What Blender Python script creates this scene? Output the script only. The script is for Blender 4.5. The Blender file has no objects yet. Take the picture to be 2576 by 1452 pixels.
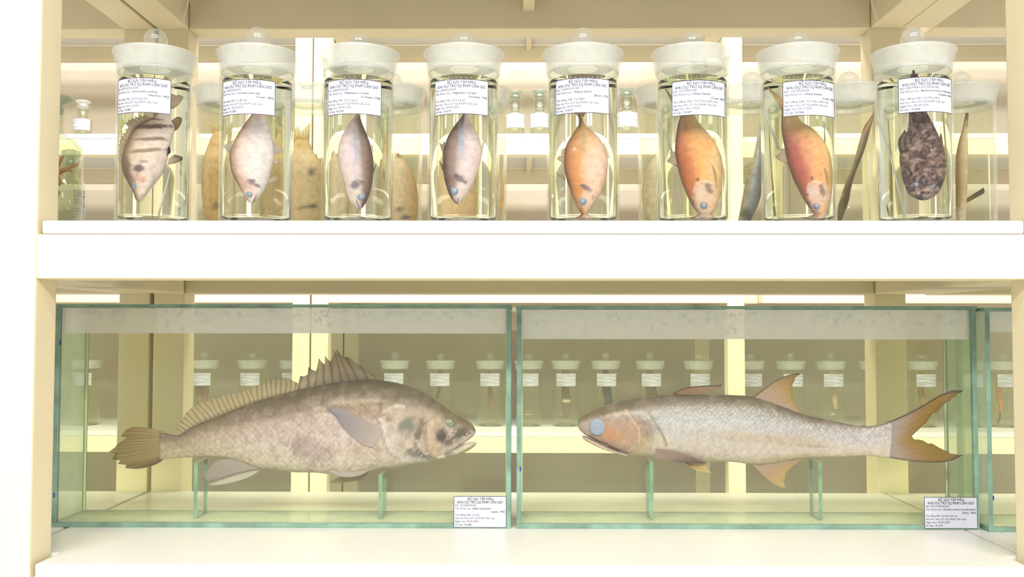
import bpy, bmesh, math, random
from mathutils import Vector, Matrix, noise
PI = math.pi
RNG = random.Random(11)
sc = bpy.context.scene
COL = sc.collection

# ------------------------------------------------------------------ camera
W, H, F = 2576.0, 1452.0, 2400.0
CAM = Vector((0.0, -1.0575, 1.2))
YAW, PITCH, ROLL = math.atan(22 / F), math.atan(100 / F), 0.0012
MC = Matrix.Rotation(YAW, 3, 'Z') @ Matrix.Rotation(PI / 2 + PITCH, 3, 'X') @ Matrix.Rotation(ROLL, 3, 'Z')
cd = bpy.data.cameras.new('camera'); co = bpy.data.objects.new('camera', cd); COL.objects.link(co)
co.matrix_world = Matrix.Translation(CAM) @ MC.to_4x4()
cd.sensor_width = 36.0; cd.lens = 36.0 * F / W; cd.clip_start = 0.02; cd.clip_end = 60
sc.camera = co


def ray(px, py):
    return MC @ Vector(((px - W / 2) / F, (H / 2 - py) / F, -1.0))


def unp(px, py, Y):
    d = ray(px, py)
    return CAM + d * ((Y - CAM.y) / d.y)


# ------------------------------------------------------------------ helpers
def S(r, g, b):
    f = lambda c: (c / 255 / 12.92) if c / 255 <= 0.04045 else ((c / 255 + 0.055) / 1.055) ** 2.4
    return (f(r), f(g), f(b))


def mix(a, b, t):
    return tuple(x + (y - x) * t for x, y in zip(a, b))


def sstep(a, b, x):
    t = max(0.0, min(1.0, (x - a) / (b - a))) if b != a else float(x > a)
    return t * t * (3 - 2 * t)


def interp(pts, x):
    if x <= pts[0][0]:
        return pts[0][1]
    for (x0, y0), (x1, y1) in zip(pts, pts[1:]):
        if x <= x1:
            t = (x - x0) / (x1 - x0)
            return mix(y0, y1, t) if isinstance(y0, tuple) else y0 + (y1 - y0) * t
    return pts[-1][1]


def tag(o, label=None, cat=None, group=None, kind=None):
    if label: o['label'] = label
    if cat: o['category'] = cat
    if group: o['group'] = group
    if kind: o['kind'] = kind
    return o


def empty(name, loc, label, cat, group=None, rz=0.0):
    o = bpy.data.objects.new(name, None); COL.objects.link(o)
    o.location = loc; o.rotation_euler = (0, 0, rz); o.empty_display_size = 0.05
    return tag(o, label, cat, group)


def link(name, me, mats=(), parent=None, loc=None, smooth=False):
    o = bpy.data.objects.new(name, me); COL.objects.link(o)
    for m in (mats if isinstance(mats, (list, tuple)) else [mats]):
        me.materials.append(m)
    if smooth and len(me.polygons):
        me.polygons.foreach_set('use_smooth', [True] * len(me.polygons))
    if parent is not None: o.parent = parent
    if loc is not None: o.location = loc
    return o


def meshof(name, v, f):
    me = bpy.data.meshes.new(name); me.from_pydata([tuple(p) for p in v], [], f); me.update(); return me


class MB:
    """collects shapes into one mesh"""
    def __init__(s): s.v = []; s.f = []; s.m = []
    def add(s, v, f, m=0):
        b = len(s.v); s.v += [tuple(p) for p in v]; s.f += [tuple(b + i for i in q) for q in f]; s.m += [m] * len(f); return s
    def box(s, x0, x1, y0, y1, z0, z1, m=0, edge_m=None, open_axis=None):
        v = [(x0, y0, z0), (x1, y0, z0), (x1, y1, z0), (x0, y1, z0), (x0, y0, z1), (x1, y0, z1), (x1, y1, z1), (x0, y1, z1)]
        f = [(0, 3, 2, 1), (4, 5, 6, 7), (0, 1, 5, 4), (2, 3, 7, 6), (1, 2, 6, 5), (3, 0, 4, 7)]
        b = len(s.v); s.v += v
        ax = [2, 2, 1, 1, 0, 0]
        for q, a in zip(f, ax):
            s.f.append(tuple(b + i for i in q)); s.m.append(m if edge_m is None or a == open_axis else edge_m)
        return s
    def tube(s, pts, rad, n=8, m=0):
        pts = [Vector(p) for p in pts]; rings = []; v = []; f = []
        for i, p in enumerate(pts):
            d = (pts[min(i + 1, len(pts) - 1)] - pts[max(i - 1, 0)]).normalized()
            a = d.cross(Vector((0.31, 0.9, 0.2))).normalized(); c = d.cross(a)
            r = rad[i] if isinstance(rad, (list, tuple)) else rad
            for k in range(n):
                t = 2 * PI * k / n; v.append(p + (a * math.cos(t) + c * math.sin(t)) * r)
        for i in range(len(pts) - 1):
            for k in range(n):
                f.append((i * n + k, i * n + (k + 1) % n, (i + 1) * n + (k + 1) % n, (i + 1) * n + k))
        f.append(tuple(range(n))[::-1]); f.append(tuple((len(pts) - 1) * n + k for k in range(n)))
        return s.add(v, f, m)
    def build(s, name, mats, parent=None, loc=None, smooth=False, bevel=0.0):
        me = meshof(name, s.v, s.f)
        o = link(name, me, mats, parent, loc, smooth)
        if any(s.m): me.polygons.foreach_set('material_index', s.m)
        if bevel:
            bm = bmesh.new(); bm.from_mesh(me)
            bmesh.ops.bevel(bm, geom=bm.edges[:], offset=bevel, segments=2, profile=0.6, affect='EDGES', clamp_overlap=True)
            bm.to_mesh(me); bm.free()
        return o


def lathe_mesh(name, prof, n=64, close=False):
    v = []; f = []; idx = []
    for r, z in prof:
        if r < 1e-6:
            idx.append([len(v)]); v.append((0, 0, z))
        else:
            idx.append(list(range(len(v), len(v) + n)))
            v += [(r * math.cos(2 * PI * k / n), r * math.sin(2 * PI * k / n), z) for k in range(n)]
    seq = list(zip(idx, idx[1:])) + ([(idx[-1], idx[0])] if close else [])
    for a, b in seq:
        for k in range(n):
            k2 = (k + 1) % n
            if len(a) == 1 and len(b) == 1: continue
            if len(a) == 1: f.append((a[0], b[k2], b[k]))
            elif len(b) == 1: f.append((a[k], a[k2], b[0]))
            else: f.append((a[k], a[k2], b[k2], b[k]))
    me = meshof(name, v, f)
    me.polygons.foreach_set('use_smooth', [True] * len(me.polygons))
    return me


def arc(cx, cz, r, a0, a1, n):
    return [(cx + r * math.cos(math.radians(a0 + (a1 - a0) * i / n)), cz + r * math.sin(math.radians(a0 + (a1 - a0) * i / n))) for i in range(n + 1)]


# ------------------------------------------------------------------ materials
class NT:
    def __init__(s, name):
        s.m = bpy.data.materials.new(name); s.m.use_nodes = True
        s.t = s.m.node_tree; s.t.nodes.clear()
        s.out = s.n('ShaderNodeOutputMaterial')
    def n(s, kind, **kw):
        nd = s.t.nodes.new(kind)
        for k, v in kw.items():
            if k.startswith('_'): setattr(nd, k[1:], v)
        return nd
    def set(s, nd, **kw):
        for k, v in kw.items():
            sock = nd.inputs[k.replace('_', ' ')]
            if hasattr(v, 'is_output'): s.t.links.new(v, sock)
            elif isinstance(v, (tuple, list)) and len(v) == 3 and sock.type == 'RGBA': sock.default_value = (*v, 1)
            else: sock.default_value = v
        return nd
    def l(s, a, b): s.t.links.new(a, b)
    def math(s, op, a, b=None, c=None):
        nd = s.n('ShaderNodeMath', _operation=op)
        for i, x in enumerate((a, b, c)):
            if x is None: continue
            if hasattr(x, 'is_output'): s.l(x, nd.inputs[i])
            else: nd.inputs[i].default_value = x
        return nd.outputs[0]
    def mixc(s, fac, a, b, mode='MIX'):
        nd = s.n('ShaderNodeMix', _data_type='RGBA', _blend_type=mode)
        for i, x in ((0, fac), (6, a), (7, b)):
            if hasattr(x, 'is_output'): s.l(x, nd.inputs[i])
            elif i == 0: nd.inputs[0].default_value = x
            else: nd.inputs[i].default_value = (*x, 1)
        return nd.outputs[2]
    def mixs(s, fac, a, b):
        nd = s.n('ShaderNodeMixShader')
        if hasattr(fac, 'is_output'): s.l(fac, nd.inputs[0])
        else: nd.inputs[0].default_value = fac
        s.l(a, nd.inputs[1]); s.l(b, nd.inputs[2]); return nd.outputs[0]
    def ramp(s, fac, stops):
        nd = s.n('ShaderNodeValToRGB'); e = nd.color_ramp.elements
        while len(e) < len(stops): e.new(0.5)
        for el, (p, c) in zip(e, stops):
            el.position = p; el.color = (*c, 1) if len(c) == 3 else c
        s.l(fac, nd.inputs[0]); return nd.outputs[0]
    def coord(s, which='Object'): return s.n('ShaderNodeTexCoord').outputs[which]
    def noise(s, vec, scale, detail=3, rough=0.5):
        nd = s.n('ShaderNodeTexNoise'); s.l(vec, nd.inputs['Vector'])
        nd.inputs['Scale'].default_value = scale; nd.inputs['Detail'].default_value = detail; nd.inputs['Roughness'].default_value = rough
        return nd.outputs['Fac']
    def done(s, shader): s.l(shader, s.out.inputs['Surface']); return s.m


def principled(nt, **kw):
    p = nt.n('ShaderNodeBsdfPrincipled'); nt.set(p, **kw); return p


def m_paint(name, col, rough=0.42, var=0.03, scale=6, dirt=None):
    nt = NT(name); co_ = nt.coord()
    n1 = nt.noise(co_, scale, 4)
    c = nt.mixc(nt.ramp(n1, [(0.35, (0, 0, 0)), (0.7, (1, 1, 1))]), col, tuple(x * (1 - var * 2) for x in col))
    if dirt:
        n2 = nt.noise(co_, 2.3, 5, 0.6)
        c = nt.mixc(nt.ramp(n2, [(0.52, (0, 0, 0)), (0.72, (0.55, 0.55, 0.55))]), c, dirt)
    p = principled(nt, Base_Color=c, Roughness=rough)
    b = nt.n('ShaderNodeBump'); b.inputs['Strength'].default_value = 0.06; b.inputs['Distance'].default_value = 0.001
    nt.l(nt.noise(co_, 220, 2), b.inputs['Height']); nt.l(b.outputs[0], p.inputs['Normal'])
    return nt.done(p.outputs[0])


def m_glass(name, tint, edge=0.5, base=0.03, haze=0.0, haze_col=(0.8, 0.86, 0.8), rough=0.02):
    """clear pane: passes light straight through, mirrors a little, more at grazing angles; haze = limescale film"""
    nt = NT(name)
    tr = nt.set(nt.n('ShaderNodeBsdfTransparent'), Color=tint)
    gl = nt.set(nt.n('ShaderNodeBsdfGlossy'), Color=(1, 1, 1), Roughness=rough)
    lw = nt.n('ShaderNodeLayerWeight'); lw.inputs['Blend'].default_value = 0.5
    fac = nt.math('ADD', nt.math('MULTIPLY', nt.math('POWER', lw.outputs['Facing'], 4.0), edge), base)
    sh = nt.mixs(fac, tr.outputs[0], gl.outputs[0])
    if haze > 0:
        df = nt.set(nt.n('ShaderNodeBsdfDiffuse'), Color=haze_col); tl = nt.set(nt.n('ShaderNodeBsdfTranslucent'), Color=haze_col)
        hz = nt.mixs(0.5, df.outputs[0], tl.outputs[0])
        n1 = nt.noise(nt.coord(), 22, 1, 0.6)
        f2 = nt.math('MULTIPLY', nt.math('ADD', nt.math('MULTIPLY', n1, 0.9), 0.55), haze)
        sh = nt.mixs(f2, sh, hz)
    return nt.done(sh)


def m_frost(name, col, clear):
    nt = NT(name)
    tr = nt.set(nt.n('ShaderNodeBsdfTransparent'), Color=(0.97, 0.98, 0.96))
    df = nt.set(nt.n('ShaderNodeBsdfDiffuse'), Color=col); tl = nt.set(nt.n('ShaderNodeBsdfTranslucent'), Color=col)
    gl = nt.set(nt.n('ShaderNodeBsdfGlossy'), Roughness=0.22)
    n1 = nt.noise(nt.coord(), 60, 1)
    fc = nt.math('ADD', nt.math('MULTIPLY', n1, 0.12), 1.0 - clear - 0.06)
    body = nt.mixs(0.45, df.outputs[0], tl.outputs[0])
    lw = nt.n('ShaderNodeLayerWeight'); lw.inputs['Blend'].default_value = 0.4
    sh = nt.mixs(fc, tr.outputs[0], body)
    sh = nt.mixs(nt.math('ADD', nt.math('MULTIPLY', nt.math('POWER', lw.outputs['Facing'], 3.0), 0.45), 0.03), sh, gl.outputs[0])
    return nt.done(sh)


def m_refract(name, tint, ior):
    nt = NT(name)
    rf = nt.set(nt.n('ShaderNodeBsdfGlass'), Color=tint, Roughness=0.0, IOR=ior)
    return nt.done(rf.outputs[0])


def m_plain(name, col, rough=0.5, spec=0.5):
    nt = NT(name); p = principled(nt, Base_Color=col, Roughness=rough, Specular_IOR_Level=spec); return nt.done(p.outputs[0])


def m_skin(name, scale=0.0, rough=0.38, bump=0.35, gain=1.0):
    """fish skin: pigment from the mesh, scale pattern along the skin coordinates"""
    nt = NT(name)
    at = nt.n('ShaderNodeAttribute', _attribute_name='pigment')
    col = at.outputs['Color']
    ob = nt.coord()
    n1 = nt.noise(ob, 160, 4, 0.6)
    col = nt.mixc(1.0, col, nt.ramp(n1, [(0.3, (0.80, 0.79, 0.77)), (0.62, (1.06, 1.06, 1.06))]), 'MULTIPLY')
    b = nt.n('ShaderNodeBump'); b.inputs['Distance'].default_value = 0.0012; b.inputs['Strength'].default_value = bump
    if scale > 0:
        mp = nt.n('ShaderNodeMapping'); nt.l(nt.n('ShaderNodeUVMap', _uv_map='skin').outputs[0], mp.inputs['Vector'])
        mp.inputs['Rotation'].default_value = (0, 0, PI / 4); uv = mp.outputs[0]
        vo = nt.n('ShaderNodeTexVoronoi', _feature='F1'); nt.l(uv, vo.inputs['Vector'])
        vo.inputs['Scale'].default_value = 1.0 / scale; vo.inputs['Randomness'].default_value = 0.5
        d = vo.outputs['Distance']
        msk = at.outputs['Alpha']
        shade = nt.ramp(d, [(0.15, (1.10, 1.10, 1.10)), (0.45, (0.96, 0.96, 0.95)), (0.68, (0.66, 0.63, 0.58))])
        col = nt.mixc(nt.math('MULTIPLY', msk, 0.42), col, nt.mixc(1.0, col, shade, 'MULTIPLY'))
        h = nt.math('MULTIPLY', nt.math('SUBTRACT', 0.8, d), msk)
        nt.l(nt.math('ADD', h, nt.math('MULTIPLY', n1, 0.35)), b.inputs['Height'])
    else:
        nt.l(n1, b.inputs['Height'])
    p = principled(nt, Base_Color=col, Roughness=rough, Specular_IOR_Level=0.45)
    nt.l(b.outputs[0], p.inputs['Normal'])
    return nt.done(p.outputs[0])


def m_fin(name):
    """fin membrane with rays: pigment + opacity from the mesh"""
    nt = NT(name)
    at = nt.n('ShaderNodeAttribute', _attribute_name='pigment')
    col = at.outputs['Color']
    df = nt.set(nt.n('ShaderNodeBsdfDiffuse'), Color=col); tl = nt.set(nt.n('ShaderNodeBsdfTranslucent'), Color=col)
    tr = nt.n('ShaderNodeBsdfTransparent')
    body = nt.mixs(0.35, df.outputs[0], tl.outputs[0])
    return nt.done(nt.mixs(at.outputs['Alpha'], tr.outputs[0], body))


CREAM = (0.80, 0.70, 0.475)
M = {}
M['cream'] = m_paint('cream_paint', CREAM)
M['board'] = m_paint('shelf_board_laminate', (0.74, 0.72, 0.67), 0.3, 0.02)
M['wall'] = m_paint('plaster_wall', (0.68, 0.61, 0.48), 0.8, 0.05, 3, dirt=(0.60, 0.46, 0.24))
M['floor'] = m_paint('floor_tiles', (0.80, 0.76, 0.68), 0.35)
M['dark'] = m_plain('dark_gap', (0.02, 0.018, 0.015), 0.9)
M['jar'] = m_glass('jar_glass', (0.975, 0.985, 0.965), 0.75, 0.02)
M['frost'] = m_frost('ground_glass', (0.88, 0.89, 0.87), 0.71)
M['lid'] = m_frost('lid_glass', (0.88, 0.89, 0.87), 0.80)
M['knob'] = m_glass('knob_glass', (0.95, 0.96, 0.94), 0.9, 0.08, 0.10, (0.85, 0.86, 0.85))
M['liquid'] = m_refract('preserving_liquid', (0.995, 0.995, 0.978), 1.33)
M['liquid_y'] = m_refract('yellowed_preserving_liquid', (0.99, 0.99, 0.948), 1.33)
M['far_liquid'] = m_glass('far_liquid', (0.97, 0.97, 0.90), 0.1, 0.0, 0.03, (0.9, 0.88, 0.75))
M['pane'] = m_glass('tank_pane', (0.988, 0.996, 0.986), 0.5, 0.025, 0.012)
M['sidepane'] = m_glass('tank_side_pane', (0.95, 0.98, 0.95), 0.4, 0.03, 0.36, (0.74, 0.86, 0.77))
M['bottompane'] = m_glass('tank_bottom_pane', (0.95, 0.98, 0.95), 0.3, 0.03, 0.62, (0.95, 0.98, 0.97))
M['seam'] = m_plain('silicone_seam', (0.72, 0.78, 0.70), 0.3)
M['edge'] = m_paint('green_glass_edge', (0.20, 0.34, 0.25), 0.2, 0.2, 40)
M['tankwater'] = m_glass('tank_liquid', (0.982, 0.99, 0.885), 0.12, 0.0, 0.022, (0.80, 0.78, 0.55))
M['mist'] = m_frost('condensation_film', (0.95, 0.94, 0.90), 0.30)
M['drop'] = m_glass('water_droplet', (0.93, 0.93, 0.9), 0.9, 0.14, 0.45, (0.96, 0.96, 0.94))
M['paper'] = m_plain('label_paper', (0.52, 0.53, 0.59), 0.6, 0.3)
M['ink'] = m_plain('label_ink', (0.02, 0.012, 0.045), 0.6, 0.2)
M['faint'] = m_plain('faint_ink', (0.30, 0.28, 0.27), 0.6, 0.2)
M['marker'] = m_plain('blue_marker', (0.02, 0.03, 0.25), 0.5)
M['skin9'] = m_skin('croaker_skin', 0.0062, 0.4, 0.38)
M['skin10'] = m_skin('threadfin_skin', 0.0046, 0.34, 0.45)
M['skin'] = m_skin('small_fish_skin', 0.0, 0.4, 0.18)
M['rough_skin'] = m_skin('warty_skin', 0.0, 0.6, 1.0)
M['fin'] = m_fin('fin_membrane')
M['eye_blue'] = m_plain('cloudy_blue_eye', (0.25, 0.31, 0.46), 0.25)
M['eye_lavender'] = m_plain('clouded_lavender_eye', (0.27, 0.32, 0.50), 0.45, 0.3)
M['eye_white'] = m_plain('clouded_lens', (0.55, 0.60, 0.66), 0.2)
M['eye_grey'] = m_plain('grey_eye', (0.22, 0.215, 0.19), 0.2)
M['crab'] = m_paint('crab_shell', (0.45, 0.17, 0.04), 0.35, 0.2, 60)
M['rod'] = m_plain('glass_strip', (0.80, 0.82, 0.78), 0.1)
M['bottle'] = m_glass('bottle_glass', (0.93, 0.945, 0.91), 0.8, 0.03)
M['stopper'] = m_glass('stopper_glass', (0.70, 0.78, 0.72), 0.7, 0.06, 0.10, (0.6, 0.66, 0.62))

# ------------------------------------------------------------------ the place
D0 = 1.0575
Z_UB = 0.5 * (unp(100, 553, 0).z + unp(2560, 556, 0).z)      # top of the jar shelf
Z_LB = unp(1310, 1424, 0).z                                   # top of the tank shelf
THK, RAIL = 0.0150, 0.0500
SPACING = 0.431
fl = MB().box(-4, 4, -3.0, 2.75, -0.1, 0).build('floor', M['floor']); tag(fl, kind='structure')
wl = MB().box(-4, 4, 2.65, 2.75, 0, 3.2).build('wall_back', M['wall']); tag(wl, kind='structure')


def shelving(name, label, x0, x1, y0, depth, tops, lposts=True, rposts=True, board_x=None, pw=0.05, near=False):
    g = empty(name, ((x0 + x1) / 2, y0 + depth / 2, 0), label, 'shelving', 'cream steel display shelving units')
    loc = g.location
    def part(n, mb, mat, bev=0.0015):
        o = mb.build(n, mat, g, bevel=bev); o.location = -loc; return o
    zt = max(tops) + 0.02
    seam = board_x[2] if board_x and len(board_x) > 2 else None
    xs = ([(x0, x0 + pw)] if lposts else []) + ([(x1 - pw, x1)] if rposts else [])
    for a, b in xs:
        for ya in (y0, y0 + depth - pw):
            part('post', MB().box(a, b, ya, ya + pw, 0.0, zt), M['cream'], 0.003)
    xi0, xi1 = x0 + pw, x1 - pw
    bx0, bx1 = board_x[:2] if board_x else (x0, x1)
    for zt_ in tops:
        zb = zt_ - THK
        # a board notched round the posts
        fx0, fx1 = xi0 + 0.006, xi1 - 0.009
        yb = y0 + depth - pw - 0.001
        pts = [(fx0, y0), (fx1, y0), (fx1, y0 + pw + .002), (bx1, y0 + pw + .002), (bx1, yb), (bx0, yb), (bx0, y0 + pw + .002), (fx0, y0 + pw + .002)]
        n = len(pts)
        v = [(x, y, zb) for x, y in pts] + [(x, y, zt_) for x, y in pts]
        f = [tuple(range(n))[::-1], tuple(range(n, 2 * n))] + [(i, (i + 1) % n, n + (i + 1) % n, n + i) for i in range(n)]
        part('shelf_board', MB().add(v, f), M['board'], 0.0025 if near else 0.0)
        if seam:
            part('shelf_board', MB().box(bx1 + .0022, seam, y0 + pw + .002, yb, zb, zt_), M['board'], 0.001)
        rb = zb - RAIL
        part('front_rail', MB().box(xi0, xi1, y0 + .0005, y0 + pw, rb, zb - .0003), M['cream'], 0.002)
        part('back_rail', MB().box(xi0, xi1, y0 + depth - pw, y0 + depth, rb, zb - .0003), M['cream'], 0.002)
        for a, b in ((x0, xi0), (xi1, x1)):
            part('side_rail', MB().box(a, b, y0 + pw, y0 + depth - pw, rb, zb - .0003), M['cream'], 0.002)
        xm = (x0 + x1) / 2 - 0.012 + (0.012 if near else 0.02)
        part('joist', MB().box(xm - .009, xm + .009, y0 + pw, y0 + depth - pw, zb - .021, zb - .0003), M['cream'], 0.0)
    return g


XL, XR = -0.591, 0.616
tops = [Z_UB + 2 * SPACING, Z_UB + SPACING, Z_UB, Z_LB, Z_LB - 0.40]
shelving('shelving_unit', 'cream steel shelving unit carrying the eight labelled front jars and two long fish tanks', XL, XR, 0.0, 0.5225, tops, board_x=(XL, 0.5760, XR), near=True)
shelving('shelving_unit', 'cream shelving unit adjoining on the left, beyond the post that cuts the crab bottle', -1.80, XL - .006, 0.0, 0.5225, tops, near=True)
shelving('shelving_unit', 'cream shelving unit adjoining on the right, carrying the cut off third tank', XR + .001, 1.80, 0.0, 0.5225, tops, lposts=False, near=True)
YF = 1.8425
far_tops = [1.2 + h for h in (1.504, 1.05, 0.596, 0.142, -0.312, -0.766)]
shelving('shelving_unit', 'middle white shelving unit across the aisle, holding the small far bottles', -0.638, 0.679, YF, 0.60, far_tops, pw=0.052)
shelving('shelving_unit', 'white lit shelving unit across the aisle at far left behind the banded fish jar', -1.95, -0.643, YF, 0.60, far_tops, pw=0.052)
shelving('shelving_unit', 'white lit shelving unit across the aisle at far right behind the dark toadfish jar', 0.681, 1.95, YF, 0.60, far_tops, lposts=False, pw=0.052)

# ------------------------------------------------------------------ labels with lettering
HORN = {'Ơ': 'O', 'ơ': 'o', 'Ờ': 'Ò', 'ờ': 'ò'}


def text_mesh(body, bold=False, italic=False):
    if any(ch in HORN for ch in body):      # letters with a horn: plain letter plus a small hook
        v, f = text_mesh(''.join(HORN.get(ch, ch) for ch in body), bold, italic)
        for i, ch in enumerate(body):
            if ch in HORN:
                pv, _ = text_mesh(''.join(HORN.get(c, c) for c in body[:i + 1]), bold, italic)
                xr = max(p[0] for p in pv) - .03; yt = .66 if ch in 'ƠỜ' else .44
                k = len(v); v = v + [(xr - .07, yt - .02), (xr + .03, yt + .01), (xr + .07, yt + .07), (xr + .07, yt + .15), (xr - .01, yt + .15), (xr, yt + .09), (xr - .03, yt + .05)]
                f = f + [tuple(range(k, k + 7))]
        return v, f
    cu = bpy.data.curves.new('lettering', 'FONT'); cu.body = body; cu.resolution_u = 2; cu.size = 1.0
    if italic: cu.shear = 0.25
    o = bpy.data.objects.new('lettering', cu); COL.objects.link(o)
    dg = bpy.context.evaluated_depsgraph_get(); dg.update()
    ev = o.evaluated_get(dg); me = ev.to_mesh()
    v = [(p.co.x, p.co.y) for p in me.vertices]; f = [tuple(p.vertices) for p in me.polygons]
    if bold:
        k = len(v); v = v + [(x + .022, y) for x, y in v] + [(x + .011, y + .008) for x, y in v]
        f = f + [tuple(k + i for i in q) for q in f] + [tuple(2 * k + i for i in q) for q in f]
    ev.to_mesh_clear(); bpy.data.objects.remove(o); bpy.data.curves.remove(cu)
    return v, f


_tc = {}
def text(body, bold, italic):
    k = (body, bold, italic)
    if k not in _tc: _tc[k] = text_mesh(*k)
    return _tc[k]


LW, LH = 0.0685, 0.0405


def label_parts(lines):
    """2D faces of one label: (verts, faces, material, height above paper)"""
    out = []
    for body, x0, x1, yc, cap, bold, ital in lines:
        v, f = text(body, bold, ital)
        mx = min(p[0] for p in v); Mx = max(p[0] for p in v)
        sx = (x1 - x0) * LW / (Mx - mx); sy = cap * LH / 0.73
        out.append(([(((x0 - 0.5) * LW + (p[0] - mx) * sx), (0.5 - yc - cap * 0.5) * LH + p[1] * sy) for p in v], f, 1))
    return out


def info(family, species, author, viet, date, num, wf, ws, wv):
    a = 0.062
    L = [("BỘ SƯU TẬP MẪU", .27, .75, .085, .085, True, False), ("KHU DỰ TRỮ SQ RNM CẦN GIỜ", .07, .935, .19, .085, True, False),
         ("Họ: " + family, .028, wf, .29, a, False, False), ("Tên Khoa học:", .028, .335, .39, a, False, False), (species, .355, ws, .39, a, True, True),
         (author, .97 - .021 * len(author), .97, .495, a, True, False), ("Tên tiếng Việt: " + viet, .028, wv, .595, a, False, False),
         ("Nơi thu: Khu DT SQ RNM Cần Giờ", .028, .78, .70, a, False, False), ("Ngày thu: " + date, .028, .475, .80, a, False, False),
         ("Số hiệu:", .028, .185, .905, a, False, False), ("Fi." + num, .21, .34, .905, a + .004, True, False)]
    return L


def border_faces():
    b = 0.0006; o = []
    for x0, x1, y0, y1 in ((-LW / 2, LW / 2, LH / 2 - b, LH / 2), (-LW / 2, LW / 2, -LH / 2, -LH / 2 + b), (-LW / 2, -LW / 2 + b, -LH / 2, LH / 2), (LW / 2 - b, LW / 2, -LH / 2, LH / 2)):
        n = 40 if x1 - x0 > b * 2 else 1
        v = []; f = []
        for i in range(n + 1):
            x = x0 + (x1 - x0) * i / n; v += [(x, y0), (x, y1)]
        f = [(2 * i, 2 * i + 2, 2 * i + 3, 2 * i + 1) for i in range(n)]
        o.append((v, f, 1))
    return o


def make_label(parts, warp, ink='ink'):
    """warp(x, y, lift) -> 3D point.  Paper has a front, a back and thickness; ink lies on its front."""
    mb = MB(); n = 48
    t = 0.00012
    v = []
    for i in range(n + 1):
        x = -LW / 2 + LW * i / n
        v += [warp(x, -LH / 2, 0), warp(x, LH / 2, 0), warp(x, LH / 2, t), warp(x, -LH / 2, t)]
    f = []
    for i in range(n):
        a, b = 4 * i, 4 * i + 4
        for k in range(4): f.append((a + k, a + (k + 1) % 4, b + (k + 1) % 4, b + k))
    f += [(0, 3, 2, 1), (4 * n, 4 * n + 1, 4 * n + 2, 4 * n + 3)]
    mb.add(v, f, 0)
    for pv, pf, m in parts + border_faces():
        mb.add([warp(x, y, t + 0.00015) for x, y in pv], pf, m)
    return mb


# ------------------------------------------------------------------ specimen jars
JR, JI = 0.0429, 0.0407
def jar_meshes():
    out = [(0, 0.0), (JR - .003, 0.0)] + arc(JR - .003, .003, .003, -90, 0, 4) + [(JR, .06), (JR, .12), (JR, .1786), (JR, .1797), (JR, .1802), (JR - .0004, .1808)]
    inn = [(JI - .0004, .1808), (JI, .1802), (JI, .1797), (JI, .1786), (JI, .12), (JI, .06), (JI, .010)] + arc(JI - .004, .010, .004, 0, -90, 4) + [(0, .0058)]
    body = lathe_mesh('glass_body', out + inn, 72)
    fl_o = [(JR - .0003, .1809), (JR + .0004, .1850), (JR + .0014, .1910), (JR + .0029, .1980), (JR + .0044, .2040)]
    lip = arc(JR + .0042, .2058, .0014, -40, 140, 6)
    fl_i = [(JR + .0020, .2035), (JR + .0002, .1975), (JR - .0011, .1905), (JR - .0020, .1845), (JI, .1812)]
    neck = lathe_mesh('neck', fl_o + lip + fl_i, 72, close=True)
    plug = [(0, .1880), (JR - .0075, .1880)] + arc(JR - .0075, .1895, .0015, -90, -10, 3) + [(JR - .0028, .1975), (JR + .0002, .2052), (JR + .0003, .2072)] + arc(JR - .0010, .2074, .0012, 0, 90, 3) + [(.02, .2094), (.0085, .2098), (0, .2098)]
    lid = lathe_mesh('lid', plug, 72)
    return body, neck, lid
J_BODY, J_NECK, J_LID = jar_meshes()
for me_, m_ in ((J_BODY, 'jar'), (J_NECK, 'frost'), (J_LID, 'lid')): me_.materials.append(M[m_])


def knob_mesh(h, r=0.0138):
    z0 = .2096
    pr = [(0, z0), (.0085, z0), (.0078, z0 + .0025)]
    zc = z0 + h - h * .52
    hh = h * .52
    for i in range(13):
        a = -62 + 152 * i / 12
        pr.append((max(0.0, r * math.cos(math.radians(a))), zc + hh * math.sin(math.radians(a))))
    pr[-1] = (0, z0 + h)
    me = lathe_mesh('knob', pr, 40); me.materials.append(M['knob']); return me


def liquid_mesh(level, mat):
    r = JI - .0004
    pr = [(0, .0066)] + arc(r - .004, .0106, .004, -90, 0, 4) + [(r, .06), (r, .12), (r, level - .0020), (r, level - .0012), (r, level - .0008), (r - .0006, level), (0, level)]
    me = lathe_mesh('liquid', pr, 72); me.materials.append(M[mat]); return me


def lobj(name, me, parent, loc=(0, 0, 0), rz=0.0):
    o = bpy.data.objects.new(name, me); COL.objects.link(o); o.parent = parent; o.location = loc; o.rotation_euler = (0, 0, rz); return o


ZJ = Z_UB + 0.0003
YJ, YB = 0.0675, 0.2425
_kn, _lq = {}, {}


def jar(loc, label, group, knob_h=.024, level=.1722, liquid='liquid', lines=None, lang=0.0, lz=.146, rz=0.0, bars=False):
    g = empty('specimen_jar', loc, label, 'jar', group)
    lobj('glass_body', J_BODY, g, rz=rz)
    lobj('neck', J_NECK, g)
    l = lobj('lid', J_LID, g)
    if knob_h not in _kn: _kn[knob_h] = knob_mesh(knob_h)
    lobj('knob', _kn[knob_h], l)
    k = (level, liquid)
    if k not in _lq: _lq[k] = liquid_mesh(level, liquid)
    lobj('liquid', _lq[k], g)
    if lines is not None:
        def warp(x, y, t):
            a = lang + x / (JR + .0003); r = JR + .0003 + t
            return (r * math.sin(a), -r * math.cos(a), lz + y)
        mb = make_label(label_parts(lines), warp)
        mb.build('paper_label', [M['paper'], M['ink']], g)
    return g


def place_jar(px, Y=YJ, py=400):
    p = unp(px, py, Y); return (p.x, Y, ZJ)


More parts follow.
